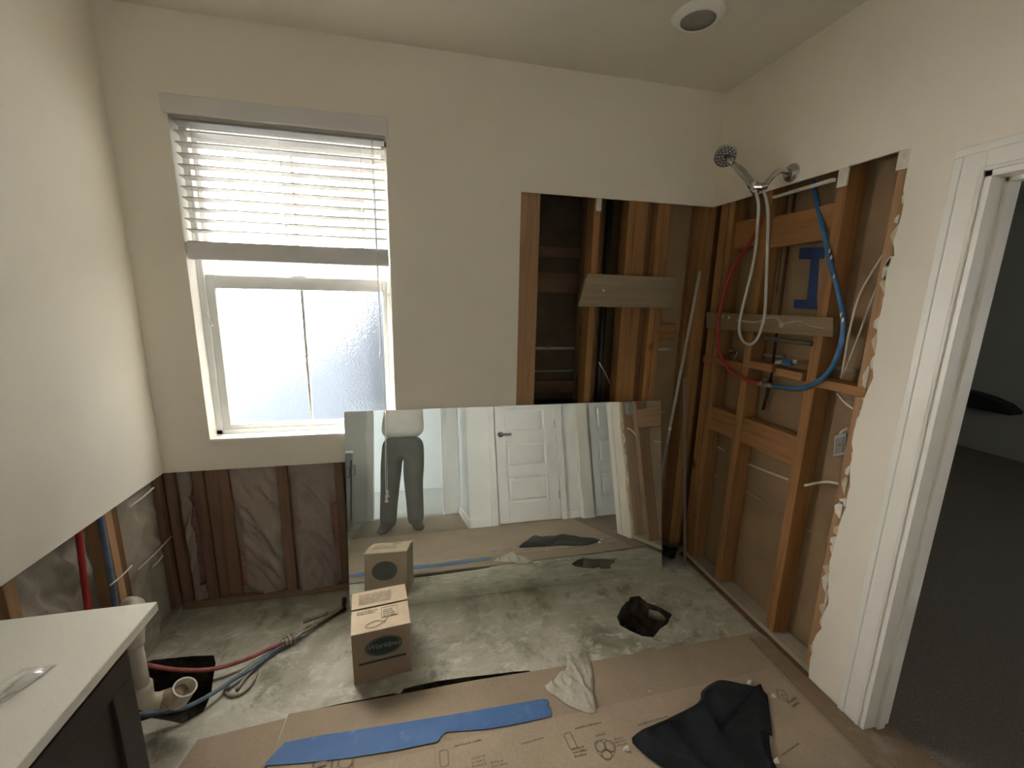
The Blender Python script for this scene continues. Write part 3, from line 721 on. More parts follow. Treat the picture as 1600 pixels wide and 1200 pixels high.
tassel(p1, 0.8).build('tassel', 'cord_white', bl, smooth=True); tassel(p2-Vector((0, 0, .01)), 0.8).build('tassel', 'cord_white', bl, smooth=True)

# outside: shaded neighbouring house and ground
o = MB().box(-0.80, 24.0, 5.2, 8.0, -0.3, 5.6).build('neighbour_house', 'outside_wall'); tag(o, 'shaded blue-grey house wall blurred behind the frosted glass', 'house')  # length and height out of view added to block sky light
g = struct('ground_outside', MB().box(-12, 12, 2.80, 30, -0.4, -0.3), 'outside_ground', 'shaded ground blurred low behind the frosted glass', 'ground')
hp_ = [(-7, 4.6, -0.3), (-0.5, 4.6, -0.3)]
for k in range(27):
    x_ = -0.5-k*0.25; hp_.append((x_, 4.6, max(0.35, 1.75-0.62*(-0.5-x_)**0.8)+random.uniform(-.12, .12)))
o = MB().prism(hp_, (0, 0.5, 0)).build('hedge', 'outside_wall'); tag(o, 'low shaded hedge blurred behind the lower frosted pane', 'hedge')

# ------------------------------------------------------------------ ceiling light
lc = Vector((1.118, 1.700, ZC))
lt = thing('ceiling_light', 'round white recessed ceiling light with grey lens, switched off', 'ceiling light', tuple(lc))
MB().lathe([(0.100, 0.0), (0.103, -0.006), (0.097, -0.012), (0.075, -0.024), (0.069, -0.026), (0.066, -0.022)], lc, (0, 0, 1), 48, False).build('trim_ring', 'trim_white', lt, smooth=True)
MB().lathe([(0.0, -0.0195), (0.03, -0.0195), (0.067, -0.021), (0.067, -0.015), (0, -0.014)], lc, (0, 0, 1), 48, False).build('lens', 'lens_grey', lt, smooth=True)

# ------------------------------------------------------------------ leaning mirror
ta = math.radians(10.0); L = 1.058; my0 = 2.0255
tv = Vector((0, math.sin(ta), math.cos(ta))); nv = Vector((0, -math.cos(ta), math.sin(ta)))
mo = Vector((0.535, my0, 0.002)); MX0, MX1 = -0.376, 1.446
mir = thing('wall_mirror', 'large frameless dusty mirror leaning against the wall on the slab', 'mirror', tuple(mo))
def mp(x, t, d): return Vector((x, my0, 0.002))+tv*t-nv*d
MB().add([mp(MX0, 0, 0), mp(MX1, 0, 0), mp(MX1, L, 0), mp(MX0, L, 0)], [(0, 1, 2, 3)]).build('mirror_face', 'mirror_silver', mir)
q = lambda d: [mp(MX0, 0, d), mp(MX1, 0, d), mp(MX1, L, d), mp(MX0, L, d)]
MB().hexa(q(0.0003), q(0.005)).build('mirror_glass_edge', 'mirror_edge', mir)

# ------------------------------------------------------------------ loose boards on studs
p = [PY(u, v, YB-0.008) for u, v in [(918, 427.5), (1057.5, 433.5), (1053, 481.5), (903, 479)]]
o = MB().prism(p, (0, 0.020, 0)).build('scrap_board', 'wood_grey_x', None, bevel=0.002); tag(o, 'grey weathered board nailed across the back wall studs', 'board')
nl = MB().lathe([(0.008, 0), (0.006, -.003), (0, -.004)], PY(943, 454, YB-0.008), (0, 1, 0), 8, False).build('plaster_dab', 'plaster_bit', o)
p = [PX(u, v, XS-0.024) for u, v in [(1103.5, 487.5), (1302, 496), (1301.5, 527), (1103.5, 513)]]
o = MB().prism(p, (0.022, 0, 0)).build('cross_board', 'wood_grey_y', None, bevel=0.002); tag(o, 'dusty board fixed across the right wall studs below the blue letter', 'board')
for u, v, r_ in [(1129, 494, .014), (1139, 496, .010), (1152, 500, .010), (1221, 507, .016)]:
    MB().lathe([(r_, 0), (r_*.8, -.003), (0, -.005)], PX(u, v, XS-0.024), (1, 0, 0), 9, False).build('adhesive_dab', 'seam_white', o)
MB().tube([PX(u, v, XS-0.025) for u, v in [(1158, 501), (1180, 503), (1200, 497), (1214, 497), (1222, 505), (1236, 503), (1252, 502), (1268, 509), (1290, 513)]], 0.0035, 5, smooth=4).build('adhesive_bead', 'seam_white', o)

# ------------------------------------------------------------------ blue tape letter on the board behind
p = [(1249.5, 387.5), (1288.5, 385.5), (1287.5, 404), (1279.5, 404.5), (1275.5, 468), (1276.5, 483.5), (1240, 481.5), (1240.5, 468), (1260.5, 468.5), (1267, 405), (1248, 405)]
o = MB().prism([PX(u, v, XP-0.002) for u, v in p], (0.0015, 0, 0)).build('tape_letter', 'tape_dark_blue'); tag(o, 'dark blue tape letter I stuck inside the shower wall', 'tape letter')

# ------------------------------------------------------------------ shower plumbing
pl = thing('shower_plumbing', 'red and blue flexible water pipes joined to a brass valve in the open wall', 'plumbing', (XS, 1.65, 1.20))
XV = XS+0.02
MB().tube([PX(u, v, x) for u, v, x in [(1216, 300, XS+.04), (1206, 320, XS+.03), (1190, 347, XS), (1166, 388, XS-.02), (1143, 424, XS-.02), (1129, 466, XS-.03), (1122, 505, XS-.035), (1124, 550, XS-.035), (1140, 578, XS-.03), (1163, 592, XS-.01), (1184, 599, XV-.005)]], 0.0085, 10, smooth=6).build('red_pipe', 'pex_red', pl, smooth=True)
MB().tube([PX(u, v, x) for u, v, x in [(1271, 284, XS+.05), (1277, 320, XS+.03), (1289, 372, XS), (1300, 420, XS-.02), (1312, 466, XS-.03), (1317.5, 505, XS-.035), (1312, 545, XS-.035), (1294, 582, XS-.03), (1266, 602, XS-.015), (1238, 607, XV-.01), (1206, 603, XV)]], 0.0095, 10, smooth=6).build('blue_pipe', 'pex_blue', pl, smooth=True)
for (u, v, x) in [(1299, 402, XS-.028), (1303, 432, XS-.034), (1317, 500, XS-.045), (1296, 392, XS-.024), (1314, 492, XS-.044)]:
    MB().ell(PX(u, v, x), (.003, .004, .010), 8, 6).build('paint_spot', 'plaster_bit', pl)
vb = PX(1194, 600, XV)
e1 = PX(1182, 599, XV); e2 = PX(1207, 603, XV)
MB().tube([e1, vb, e2], [0.010, 0.017, 0.011], 12).tube([vb+Vector((-.02, 0, 0)), vb+Vector((.02, 0, 0))], 0.014, 12).tube([vb-Vector((0, 0, .03)), vb+Vector((0, 0, .03))], 0.012, 10).build('valve_body', 'brass_old', pl, smooth=False)
MB().tube([PX(1243, 296, XP-.02), PX(1222, 455, XP-.02), PX(1204, 596, XP-.03)], 0.0065, 8).tube([PX(1204, 596, XP-.03), PX(1192, 640, XP-.03)], 0.0085, 8).build('copper_riser', 'copper_old', pl, smooth=True)
MB().tube([PX(1232, 300, XP-.006), PX(1213, 460, XP-.006)], 0.002, 6).build('riser_wire', 'black_pipe', pl)
# shiny bar and clip behind the cross board
o = MB().tube([PX(1180, 526, XS-.004), PX(1269, 537.5, XS-.004)], 0.010, 10).build('metal_bar', 'steel_bright', None, smooth=False); tag(o, 'short shiny metal bar lying under the dusty cross board', 'bar')
kn = thing('stick_bundle', 'two white sticks bound with blue tape on a flat stud block', 'tape bundle', tuple(PX(1236, 570, XS+.03)))
for dz in (0, .009): MB().tube([PX(1212, 566, XS+.025)+Vector((0, 0, dz-.004)), PX(1245, 565, XS+.025)+Vector((0, 0, dz-.003))], 0.0042, 7).build('white_stick', 'cable_white', kn)
MB().tube([PX(1224, 567, XS+.02), PX(1238, 567, XS+.02)], 0.014, 8).build('tape_wrap', 'pex_blue', kn)
o = MB().tube([PX(u, v, XS+.01) for u, v in [(1131, 557), (1142, 552), (1152, 551), (1148, 560), (1144, 569)]], 0.006, 8, smooth=5).build('chrome_hook', 'chrome', None, smooth=True); tag(o, 'small bent chrome hook lying beside the red pipe', 'hook')
# white electrical cables and box
o = MB().tube([PX(u, v, x) for u, v, x in [(1397, 352, XS+.01), (1388, 385, XS+.02), (1366, 420, XS+.03), (1342, 464, XS+.03), (1328, 515, XS+.03), (1319, 565, XS+.03), (1314, 592, XS+.03)]], 0.0042, 8, smooth=5).build('electrical_cable', 'cable_white', None, smooth=True); tag(o, 'white cable hanging down inside the wall, nearer the end stud', 'cable', 'cables in the right wall')
o = MB().tube([PX(u, v, x) for u, v, x in [(1394, 352, XS+.02), (1386, 395, XS+.035), (1374, 440, XS+.045), (1354, 490, XS+.045), (1338, 535, XS+.045), (1322, 575, XS+.045), (1313, 590, XS+.045)]], 0.0042, 8, smooth=5).build('electrical_cable', 'cable_white', None, smooth=True); tag(o, 'white cable hanging down inside the wall, further from the end stud', 'cable', 'cables in the right wall')
o = MB().tube([PX(u, v, XS+.02) for u, v in [(1308, 614), (1322, 630), (1336, 640)]], 0.005, 8, smooth=4).build('electrical_cable', 'cable_white', None, smooth=True); tag(o, 'short white cable slanting under the flat block to the end stud', 'cable', 'cables in the right wall')
o = MB().tube([PX(u, v, XS+.02) for u, v in [(1258, 758.5), (1275, 755), (1292, 753), (1312, 756)]], 0.006, 8, smooth=4).build('electrical_cable', 'cable_white', None, smooth=True); tag(o, 'short white cable crossing the bay below the grey switch box', 'cable', 'cables in the right wall')
eb = thing('switch_box', 'small blue-grey plastic switch box on the end stud', 'electrical box', tuple(PX(1312, 712, XS+.03)))
p = [PX(u, v, XS+.012) for u, v in [(1303.5, 681), (1322, 677), (1320, 711), (1301, 714)]]
MB().prism(p, (0.05, 0, 0)).build('box_body', 'box_grey', eb, bevel=0.003)
p = [PX(u, v, XS+.012) for u, v in [(1306.5, 685), (1319, 682), (1317.5, 706), (1305, 709)]]
MB().prism(p, (-0.004, 0, 0)).build('box_cover', 'plastic_grey', eb, bevel=0.001)
MB().lathe([(0.005, 0), (0.004, -.004), (0, -.005)], PX(1312, 695, XS+.008), (1, 0, 0), 10, False).build('cover_screw', 'steel_dull', eb)
MB().tube([PX(u, v, XS+.03) for u, v in [(1312, 682), (1316, 674), (1326, 669)]], 0.005, 8, smooth=4).build('box_cable', 'cable_white', eb, smooth=True)
# black drain stack and thin cable in the cavity
o = MB().tube([(1.098, YS+0.13, 0.0), (1.098, YS+0.13, 2.4)], 0.020, 14).build('drain_stack', 'black_pipe', None, smooth=True); tag(o, 'black vertical pipe between the back wall studs', 'pipe')
o = MB().tube([PY(936, 566, YS+.07), PY(950, 592, YS+.09), PY(962, 622, YS+.10), PY(966, 650, YS+.10)], 0.004, 6, smooth=4).build('electrical_cable', 'cable_white', None, smooth=True); tag(o, 'thin pale cable dangling between the back wall studs', 'cable')

# ------------------------------------------------------------------ hand shower
fl = PX(1237.5, 270, XR)
hs = thing('hand_shower', 'chrome hand shower on its arm with a white hose looping down', 'shower head', tuple(fl))
MB().lathe([(0.0, -0.001), (0.040, -0.001), (0.040, 0.004), (0.034, 0.014), (0.017, 0.020), (0.0, 0.020)], fl, (-1, 0, 0), 28, False).build('flange', 'chrome', hs, smooth=True)
hold = PX(1192, 292, 1.545)
a1_ = PX(1216, 268, 1.60)
MB().tube([fl, fl+Vector((-.03, .002, 0.004)), a1_, PX(1203, 280, 1.570), hold+Vector((.01, 0, .004))], 0.012, 12, smooth=6).build('shower_arm', 'chrome', hs, smooth=True)
hb = PX(1178.5, 292, 1.53)
MB().tube([hold+Vector((.012, -.004, .006)), hold, hb], [0.016, 0.0175, 0.015], 14).tube([hb+Vector((0, 0, .018)), hb-Vector((0, 0, .020))], 0.0165, 14).build('holder', 'chrome', hs)
hd_end = PX(1146, 257, 1.515); hd_base = PX(1181, 302, 1.53)
MB().tube([hd_base, PX(1171, 283, 1.528), PX(1159, 268, 1.522), hd_end], [0.0145, 0.0175, 0.0185, 0.014], 14, smooth=5).build('handle', 'chrome', hs, smooth=True)
hc = PX(1133.5, 243.5, 1.515)
hn = Vector((-0.46, -0.62, -0.52)).normalized()
MB().lathe([(0.0, -0.046), (0.018, -0.044), (0.038, -0.032), (0.049, -0.014), (0.053, 0.0), (0.051, 0.007), (0.047, 0.008)], hc, hn, 32, False).tube([hd_end, hc-hn*0.016], 0.0125, 12).build('head', 'chrome', hs, smooth=True)
npl = MB().lathe([(0.0, 0.005), (0.048, 0.006), (0.048, 0.0)], hc, hn, 32, False).build('spray_face', 'nozzle_grey', hs)
ax_a = hn.cross(Vector((0, 0, 1))).normalized(); ax_b = hn.cross(ax_a)
mb = MB()
for rr, n_ in ((0.040, 16), (0.028, 11), (0.014, 6)):
    for k in range(n_):
        an = 6.283*k/n_; c_ = hc+hn*0.005+ax_a*math.cos(an)*rr+ax_b*math.sin(an)*rr
        mb.lathe([(0.0036, 0), (0.0026, 0.004), (0, 0.0042)], c_, hn, 6, False)
mb.build('spray_nozzles', 'nozzle_tip', npl)
MB().tube([PX(u, v, x) for u, v, x in [(1181, 300, 1.53), (1185, 318, 1.54), (1184, 350, 1.56), (1179, 400, 1.585), (1168, 450, 1.61), (1158, 490, 1.62), (1155, 515, 1.625), (1160, 531, 1.625), (1170, 538, 1.625), (1180, 533, 1.62), (1189, 516, 1.62), (1195, 490, 1.61), (1197, 450, 1.60), (1199, 390, 1.58), (1200, 340, 1.56), (1198, 315, 1.55), (1193, 298, 1.545)]], 0.0068, 10, smooth=6).build('hose', 'hose_white', hs, smooth=True)

# ------------------------------------------------------------------ strips leaning in the corner
ta_, tb_ = PY(1094, 424, 2.205), PY(1047, 670, 2.168)
dirv = (tb_-ta_).normalized(); bot = ta_+dirv*((ta_.z-0.004)/-dirv.z)
stp = thing('metal_straightedge', 'long thin metal straightedge leaning in the shower corner', 'straightedge', tuple(bot))
w_ = Vector((0.5, -0.86, 0)).normalized()*0.0085; d_ = Vector((0.86, 0.5, 0))*0.003
def strip(a, b_): return MB().hexa([a-w_-d_, a+w_-d_, a+w_+d_, a-w_+d_], [b_-w_-d_, b_+w_-d_, b_+w_+d_, b_-w_+d_])
strip(ta_, tb_).build('bright_blade', 'steel_bright', stp)
strip(tb_, bot).build('dull_blade', 'steel_dull', stp)
MB().ell(tb_, (0.010, 0.010, 0.014), 8, 6).build('plaster_blob', 'plaster_bit', stp)
a_, b_ = PY(1069, 590, 2.17), PZ(1070, 884, 0.003)
w_ = Vector((1, 0, 0))*0.009; d_ = Vector((0, 1, 0))*0.002
o = strip(a_, b_).build('plastic_strip', 'plastic_grey', None); tag(o, 'thin grey plastic strip leaning beside the metal straightedge', 'strip')
cb = PZ(1044, 868, 0.0)
mb = MB()
pts = []
for k in range(60):
    an = k*0.42; rr = 0.040+0.008*math.sin(k*1.3); pts.append(cb+Vector((math.cos(an)*rr*1.2, math.sin(an)*rr, 0.010+0.0007*k+0.006*math.sin(k*.9))))
mb.tube(pts, 0.007, 7, smooth=2)
o = mb.build('cord_coil', 'black_rubber', None, smooth=True, origin=tuple(cb)); tag(o, 'small black coil of cord behind the mirror edge on the floor', 'cord')

# ------------------------------------------------------------------ vanity, counter
CZ = 0.85
vy1, vy0 = 1.112, -0.10; ve = 1.022
vb_ = thing('vanity_cabinet', 'dark espresso vanity cabinet under the white counter', 'cabinet', (-0.95, 0.5, 0))
fx = -0.690
MB().box(XL+0.004, fx, vy0+0.01, ve, 0.09, CZ-0.026).box(XL+0.004, fx-0.07, vy0+0.01, ve, 0.0, 0.0899).build('carcass', 'espresso', vb_, bevel=0.002)
for k in range(3):
    y0 = vy0+0.02+k*0.36; y1 = y0+0.352
    dr = MB()
    dr.box(fx, fx+0.018, y0, y1, 0.10, 0.16).box(fx, fx+0.018, y0, y1, CZ-0.10, CZ-0.036).box(fx, fx+0.018, y0, y0+0.06, 0.16, CZ-0.10).box(fx, fx+0.018, y1-0.06, y1, 0.16, CZ-0.10)
    d_o = dr.build('cabinet_door', 'espresso', vb_, bevel=0.002)
    MB().box(fx, fx+0.008, y0+0.055, y1-0.055, 0.155, CZ-0.095).build('door_panel', 'espresso', d_o)
    MB().tube([(fx+0.02, y0+0.03, 0.60), (fx+0.045, y0+0.03, 0.60), (fx+0.045, y0+0.03, 0.70), (fx+0.02, y0+0.03, 0.70)], 0.005, 8).build('handle', 'grey_metal_handle', d_o)
ct = MB().box(XL+0.002, -0.667, vy0, vy1, CZ-0.026, CZ).build('countertop', 'quartz', None, bevel=0.003); tag(ct, 'white quartz counter slab on the dark vanity', 'countertop')
# glossy plastic scrap on the counter
pc = PZ(20, 1072, CZ)
rnd = random.Random(4); mb = MB(); n_ = 11; v = []; f = []
for j in range(n_):
    for i in range(n_):
        s_, t_ = i/(n_-1)-.5, j/(n_-1)-.5
        zz = 0.001+0.014*max(0, 1-(s_*s_+t_*t_)*4)*abs(math.sin(s_*5+t_*2))+rnd.uniform(0, .0012)
        v.append(pc+Vector((s_*0.06+t_*.03, t_*0.085, zz)))
for j in range(n_-1):
    for i in range(n_-1): a = j*n_+i; f.append((a, a+1, a+n_+1, a+n_))
o = mb.add(v, f).build('plastic_wrapper', 'plastic_clear_white'); tag(o, 'crumpled glossy pale plastic scrap on the counter', 'plastic wrapper')

# ------------------------------------------------------------------ plumbing on the left
o = MB().tube([PX(u, v, XLS-.012) for u, v in [(117, 790), (121, 822), (127, 870), (133, 920), (142, 985)]], 0.0105, 10, smooth=4).build('red_supply_pipe', 'pex_red', None, smooth=True); tag(o, 'red vertical supply pipe in the open left wall', 'pipe')
o = MB().tube([PX(u, v, XLS-.014) for u, v in [(150, 770), (155, 800), (164, 850), (174, 905), (186, 985)]], 0.0115, 10, smooth=4).build('blue_supply_pipe', 'pex_blue_dusty', None, smooth=True); tag(o, 'blue vertical supply pipe in the open left wall', 'pipe')
dp = thing('drain_pipe', 'white plastic drain pipe dropping behind the vanity to an open elbow', 'drain pipe', (-1.0, 1.5, 0.0))
t0 = Vector((-1.20, 1.66, 0.49)); 
tp = PX(207, 985, -1.0); bt = PX(223, 1094, -1.0)
MB().tube([Vector((-1.12, tp.y+.19, .435)), Vector((-1.06, tp.y+.13, .465)), Vector((-1.02, tp.y+.06, .47)), Vector((-1.0, tp.y+.01, .445)), Vector((-1.0, tp.y, .40))], 0.027, 14, smooth=5).build('trap_elbow', 'pvc', dp, smooth=True)
MB().tube([(-1.0, tp.y, .42), (-1.0, tp.y, .19)], 0.0215, 16).build('vertical_pipe', 'pvc', dp, smooth=True)
MB().tube([(-1.0, tp.y, .235), (-1.0, tp.y, .17), (-0.985, tp.y+.02, .135), (-0.955, tp.y+.05, .115)], 0.029, 16, smooth=4).build('lower_elbow', 'pvc', dp, smooth=True)
h0 = Vector((-0.965, tp.y+.04, .115)); h1 = PX(283, 1085, -0.90)
MB().tube([h0, h1], 0.031, 16).build('horizontal_pipe', 'pvc_stained', dp, smooth=True)
for t in (0.15, 0.6):
    c_ = h0.lerp(h1, t); dd = (h1-h0).normalized(); MB().tube([c_-dd*.012, c_+dd*.012], 0.034, 16).build('coupling_ring', 'pvc_stained', dp)
md = Vector((0.45, -0.05, 0.80)).normalized(); m0 = h1-md*0.012
MB().tube([m0-md*.025, m0, m0+md*.05], [0.032, 0.036, 0.040], 18, caps=False).lathe([(0.040, 0.05), (0.034, 0.05), (0.030, 0.01), (0.0, 0.0)], m0, md, 18, False).build('open_elbow', 'pvc', dp, smooth=False)

br = thing('water_lines', 'red and blue flexible pipes joined to dirty brass fittings across the slab', 'plumbing', tuple(PZ(455, 998, 0)))
o = MB().tube([PZ(u, v, z) for u, v, z in [(196, 1025, .10), (235, 1040, .08), (285, 1047, .06), (335, 1045, .045), (385, 1030, .035), (420, 1014, .03), (445, 1003, .028)]], 0.0085, 10, smooth=6).build('red_pipe', 'pex_red_dusty', br, smooth=True)
o = MB().tube([PZ(u, v, z) for u, v, z in [(165, 1150, .12), (205, 1120, .09), (245, 1114, .06), (290, 1105, .05), (330, 1085, .04), (365, 1062, .025), (400, 1040, .018), (430, 1016, .018), (450, 1004, .02)]], 0.0085, 10, smooth=6).build('blue_pipe', 'pex_blue_dusty', br, smooth=True)
P_ = lambda u, v, z=.02: PZ(u, v, z)
MB().tube([P_(440, 1006, .024), P_(462, 994, .024)], 0.017, 12).build('brass_body', 'brass_old', br)
for (u, v) in [(446, 1003), (452, 1000), (458, 997)]:
    c_ = P_(u, v, .024); dd = (P_(462, 994, .024)-P_(440, 1006, .024)).normalized()
    MB().tube([c_-dd*.005, c_+dd*.005], 0.024, 10).build('clamp_ring', 'steel_dull', br)
MB().tube([P_(462, 994, .024), P_(480, 985, .022), P_(495, 975, .02)], 0.010, 10, smooth=3).build('steel_stub', 'steel_bright', br, smooth=True)
MB().tube([P_(474, 972, .034), P_(500, 962, .03), P_(513, 957, .03)], 0.009, 8, smooth=3).build('valve_stub', 'steel_dull', br, smooth=True)
MB().tube([P_(480, 983, .024), P_(505, 968, .022), P_(525, 955, .022), P_(538, 947, .022)], 0.0095, 8, smooth=3).build('copper_pipe', 'brass_old', br, smooth=True)
MB().tube([P_(495, 974, .012), P_(520, 961, .012), P_(540, 950, .012)], 0.0085, 8, smooth=3).build('copper_pipe', 'copper_old', br, smooth=True)
MB().tube([P_(470, 992, .010), P_(440, 1012, .009), P_(410, 1034, .009), P_(384, 1058, .009), P_(370, 1078, .008)], 0.0075, 8, smooth=4).build('steel_braid', 'plastic_grey', br, smooth=True)
MB().tube([P_(458, 999, .040), P_(468, 992, .046), P_(476, 988, .04)], 0.006, 8, smooth=3).build('shutoff_lever', 'steel_bright', br, smooth=True)
MB().tube([P_(440, 1008, .012), P_(415, 1025, .010), P_(390, 1042, .010), P_(372, 1056, .010)], 0.008, 8, smooth=4).build('steel_braid', 'steel_dull', br, smooth=True)
MB().tube([P_(534, 955, .012), P_(537, 945, .03), P_(538, 935, .07)], 0.011, 8, smooth=3).build('riser_elbow', 'copper_old', br, smooth=True)
o = MB().tube([PZ(u, v, .008) for u, v in [(402, 1048), (398, 1060), (390, 1073), (376, 1084), (360, 1087), (351, 1079), (358, 1070)]], 0.0055, 8, smooth=6).build('braided_hose', 'steel_dull', None, smooth=True); tag(o, 'short grey braided hose looped on the slab beside the pit', 'hose')
# grey slab piece inside the small hole, drawn as a tube
pa, pb_ = PZ(1014, 956, -0.06), PZ(1052, 968, -0.06)
o = MB().tube([pa, pb_], 0.028, 16).build('slab_piece', 'steel_dull', None, smooth=True); tag(o, 'grey slab piece showing inside the small slab hole', 'pipe')

# ------------------------------------------------------------------ cardboard box
zt = 0.25
FLb, FRb, BRb, BLb = [Vector(p) for p in ((-0.297, 1.587, 0), (-0.058, 1.613, 0), (-0.087, 1.870, 0), (-0.326, 1.844, 0))]
bx = thing('cardboard_box', 'small brown cardboard box with a green oval label before the mirror', 'box', tuple((FLb+BRb)/2))
zz = Vector((0, 0, zt))
MB().hexa([FLb, FRb, BRb, BLb], [p+zz*0.985 for p in (FLb, FRb, BRb, BLb)]).build('carton', 'card_brown', bx, bevel=0.002)
def lerp2(s, t): return FLb.lerp(FRb, s).lerp(BLb.lerp(BRb, s), t)
def flap(t0, t1, lift0, lift1, name):
    e = 0.004
    q0 = [lerp2(-.005, t0)+Vector((0, 0, zt+lift0)), lerp2(1.005, t0)+Vector((0, 0, zt+lift0)), lerp2(1.005, t1)+Vector((0, 0, zt+lift1)), lerp2(-.005, t1)+Vector((0, 0, zt+lift1))]
    return MB().hexa([p+Vector((0, 0, -.003)) for p in q0], [p+Vector((0, 0, e-.003)) for p in q0]).build(name, 'card_top_lit', bx, bevel=0.002)
flap(-0.015, 0.485, 0.0, 0.010, 'top_flap'); flap(0.515, 1.01, 0.012, 0.0, 'top_flap')
ux_ = (FRb-FLb).normalized(); uy_ = Vector((0, 0, 1)); nf = -(BLb-FLb).normalized()
cf = FLb.lerp(FRb, 0.53)+Vector((0, 0, 0.165))+nf*0.0012
mb = MB(); ov = [cf+ux_*math.cos(6.283*k/40)*0.076+uy_*math.sin(6.283*k/40)*0.047 for k in range(40)]
lab = mb.prism(ov, nf*0.0006).build('oval_label', 'label_green', bx)
mb = MB()
for k in range(40):
    a, b2 = 6.283*k/40, 6.283*(k+1)/40
    e_ = lambda an, s_: cf+nf*0.0009+ux_*math.cos(an)*0.076*s_+uy_*math.sin(an)*0.047*s_
    mb.add([e_(a, .90), e_(b2, .90), e_(b2, .93), e_(a, .93)], [(0, 1, 2, 3)])
mb.build('label_line', 'label_cream', lab)
vs, fs = text_mesh('Worldpac', 0.034, 0.3)
MB().add(place(vs, cf+nf*0.0012+uy_*.004, ux_, uy_, nf), fs).build('lettering', 'label_cream', lab)
st_ = MB(); p = FLb.lerp(FRb, 0.10)+Vector((0, 0, 0.092))+nf*0.0012
st_.prism([p, p+ux_*0.195, p+ux_*0.195+uy_*0.011, p+uy_*0.011], nf*0.0005).build('printed_stripe', 'label_green', bx)
# back face oval (seen in the mirror)
nb = -nf; cb2 = BLb.lerp(BRb, 0.47)+Vector((0, 0, 0.150))+nb*0.0012
MB().prism([cb2+ux_*math.cos(6.283*k/40)*0.072+uy_*math.sin(6.283*k/40)*0.052 for k in range(40)], nb*0.0006).build('oval_label', 'label_green', bx)
# illegible print and a pen loop on the flaps
def smear(o, ux, uy, n, w, h, rows, name, parent, material, rnd, gap=0.3):
    mb = MB(); rh = h/rows
    for r_ in range(rows):
        x = 0
        while x < w*(0.75+0.25*rnd.random()):
            cw_ = rh*rnd.uniform(.18, .5); hh = rh*(1-gap)*rnd.uniform(.55, 1)
            p = o+ux*x+uy*(r_*rh)+n*.0003
            mb.prism([p, p+ux*cw_, p+ux*cw_+uy*hh, p+uy*hh], n*.0003); x += cw_+rh*rnd.uniform(.05, .25)
    return mb.build(name, material, parent)
rnd = random.Random(5)
uyt = (BLb-FLb).normalized(); nz = Vector((0, 0, 1))
smear(lerp2(.10, .36)+Vector((0, 0, zt+.0095)), ux_, uyt, nz, .09, .025, 2, 'small_print', bx, 'marker_black', rnd)
smear(lerp2(.55, .22)+Vector((0, 0, zt+.0085)), ux_, uyt, nz, .05, .05, 4, 'small_print', bx, 'print_ink', rnd)
smear(lerp2(.12, .60)+Vector((0, 0, zt+.0125)), ux_, uyt, nz, .17, .07, 6, 'small_print', bx, 'print_ink_faint', rnd)
fr_ = [lerp2(s, t)+Vector((0, 0, zt+.010)) for s, t in [(.52, .20), (.80, .20), (.80, .44), (.52, .44), (.52, .20)]]
MB().tube(fr_, 0.0012, 5).build('print_border', 'marker_black', bx)
MB().tube([lerp2(s, t)+Vector((0, 0, zt+.0085-.003+.01*t)) for s, t in [(.62, .20), (.55, .12), (.40, .05), (.26, .06), (.26, .12), (.40, .17), (.52, .14), (.58, .10)]], 0.0011, 5, smooth=5).build('pen_loop', 'print_ink', bx)

# ------------------------------------------------------------------ floor protection boards
def sheet(name, outline_fn, nx, ny, z0, th, material, label, group='floor protection boards', lift=None):
    """outline_fn(s,t)->(x,y); lift(s,t)->extra height"""
    v = []; f = []
    for j in range(ny+1):
        for i in range(nx+1):
            s_, t_ = i/nx, j/ny; x, y = outline_fn(s_, t_); v.append((x, y, z0+(lift(s_, t_) if lift else 0)))
    n1 = len(v)
    v2 = [(x, y, z+th) for x, y, z in v]
    for j in range(ny):
        for i in range(nx):
            a = j*(nx+1)+i; f.append((a, a+1, a+nx+2, a+nx+1)); f.append((n1+a, n1+a+nx+1, n1+a+nx+2, n1+a+1))
    rim = [i for i in range(nx+1)]+[j*(nx+1)+nx for j in range(1, ny+1)]+[ny*(nx+1)+i for i in range(nx-1, -1, -1)]+[j*(nx+1) for j in range(ny-1, 0, -1)]
    for k in range(len(rim)): a, b2 = rim[k], rim[(k+1) % len(rim)]; f.append((a, b2, n1+b2, n1+a))
    o = MB().add(v+v2, f).build(name, material, None, smooth=False); return tag(o, label, 'floor board', group)
def quad(a, b_, c_, d):
    def fn(s, t):
        p = Vector(a).lerp(Vector(b_), s).lerp(Vector(d).lerp(Vector(c_), s), t); return p.x, p.y
    return fn
def liftA(s, t):
    k = max(0, (t-0.86)/0.14)**2
    return k*(0.001+0.006*math.exp(-((s-0.33)/0.10)**2))
sheet('floor_board', quad((-0.66, 0.10, 0), (1.662, 0.10, 0), (1.655, 1.485, 0), (-0.53, 1.505, 0)), 46, 14, 0.0015, 0.004, 'board_kraft', 'plain brown board covering the slab up to the bare concrete', lift=liftA)
sheet('floor_board', quad((-0.664, -0.9, 0), (0.45, -0.9, 0), (0.45, 0.095, 0), (-0.664, 0.095, 0)), 6, 6, 0.0015, 0.004, 'board_kraft', 'plain brown board on the floor under the person')
def liftB(s, t): 
    return 0.0
bB = sheet('printed_floor_board', quad((0.045, 0.16, 0), (1.565, 0.16, 0), (1.545, 1.290, 0), (0.03, 1.268, 0)), 30, 16, 0.0058, 0.0025, 'board_print', 'printed brown board under the black cloth at the right', lift=liftB)
bC = sheet('printed_floor_board', quad((-0.640, 0.16, 0), (0.035, 0.16, 0), (0.025, 1.255, 0), (-0.575, 1.235, 0)), 16, 14, 0.0058, 0.0022, 'board_print', 'printed brown board under the lower left end of the blue tape')
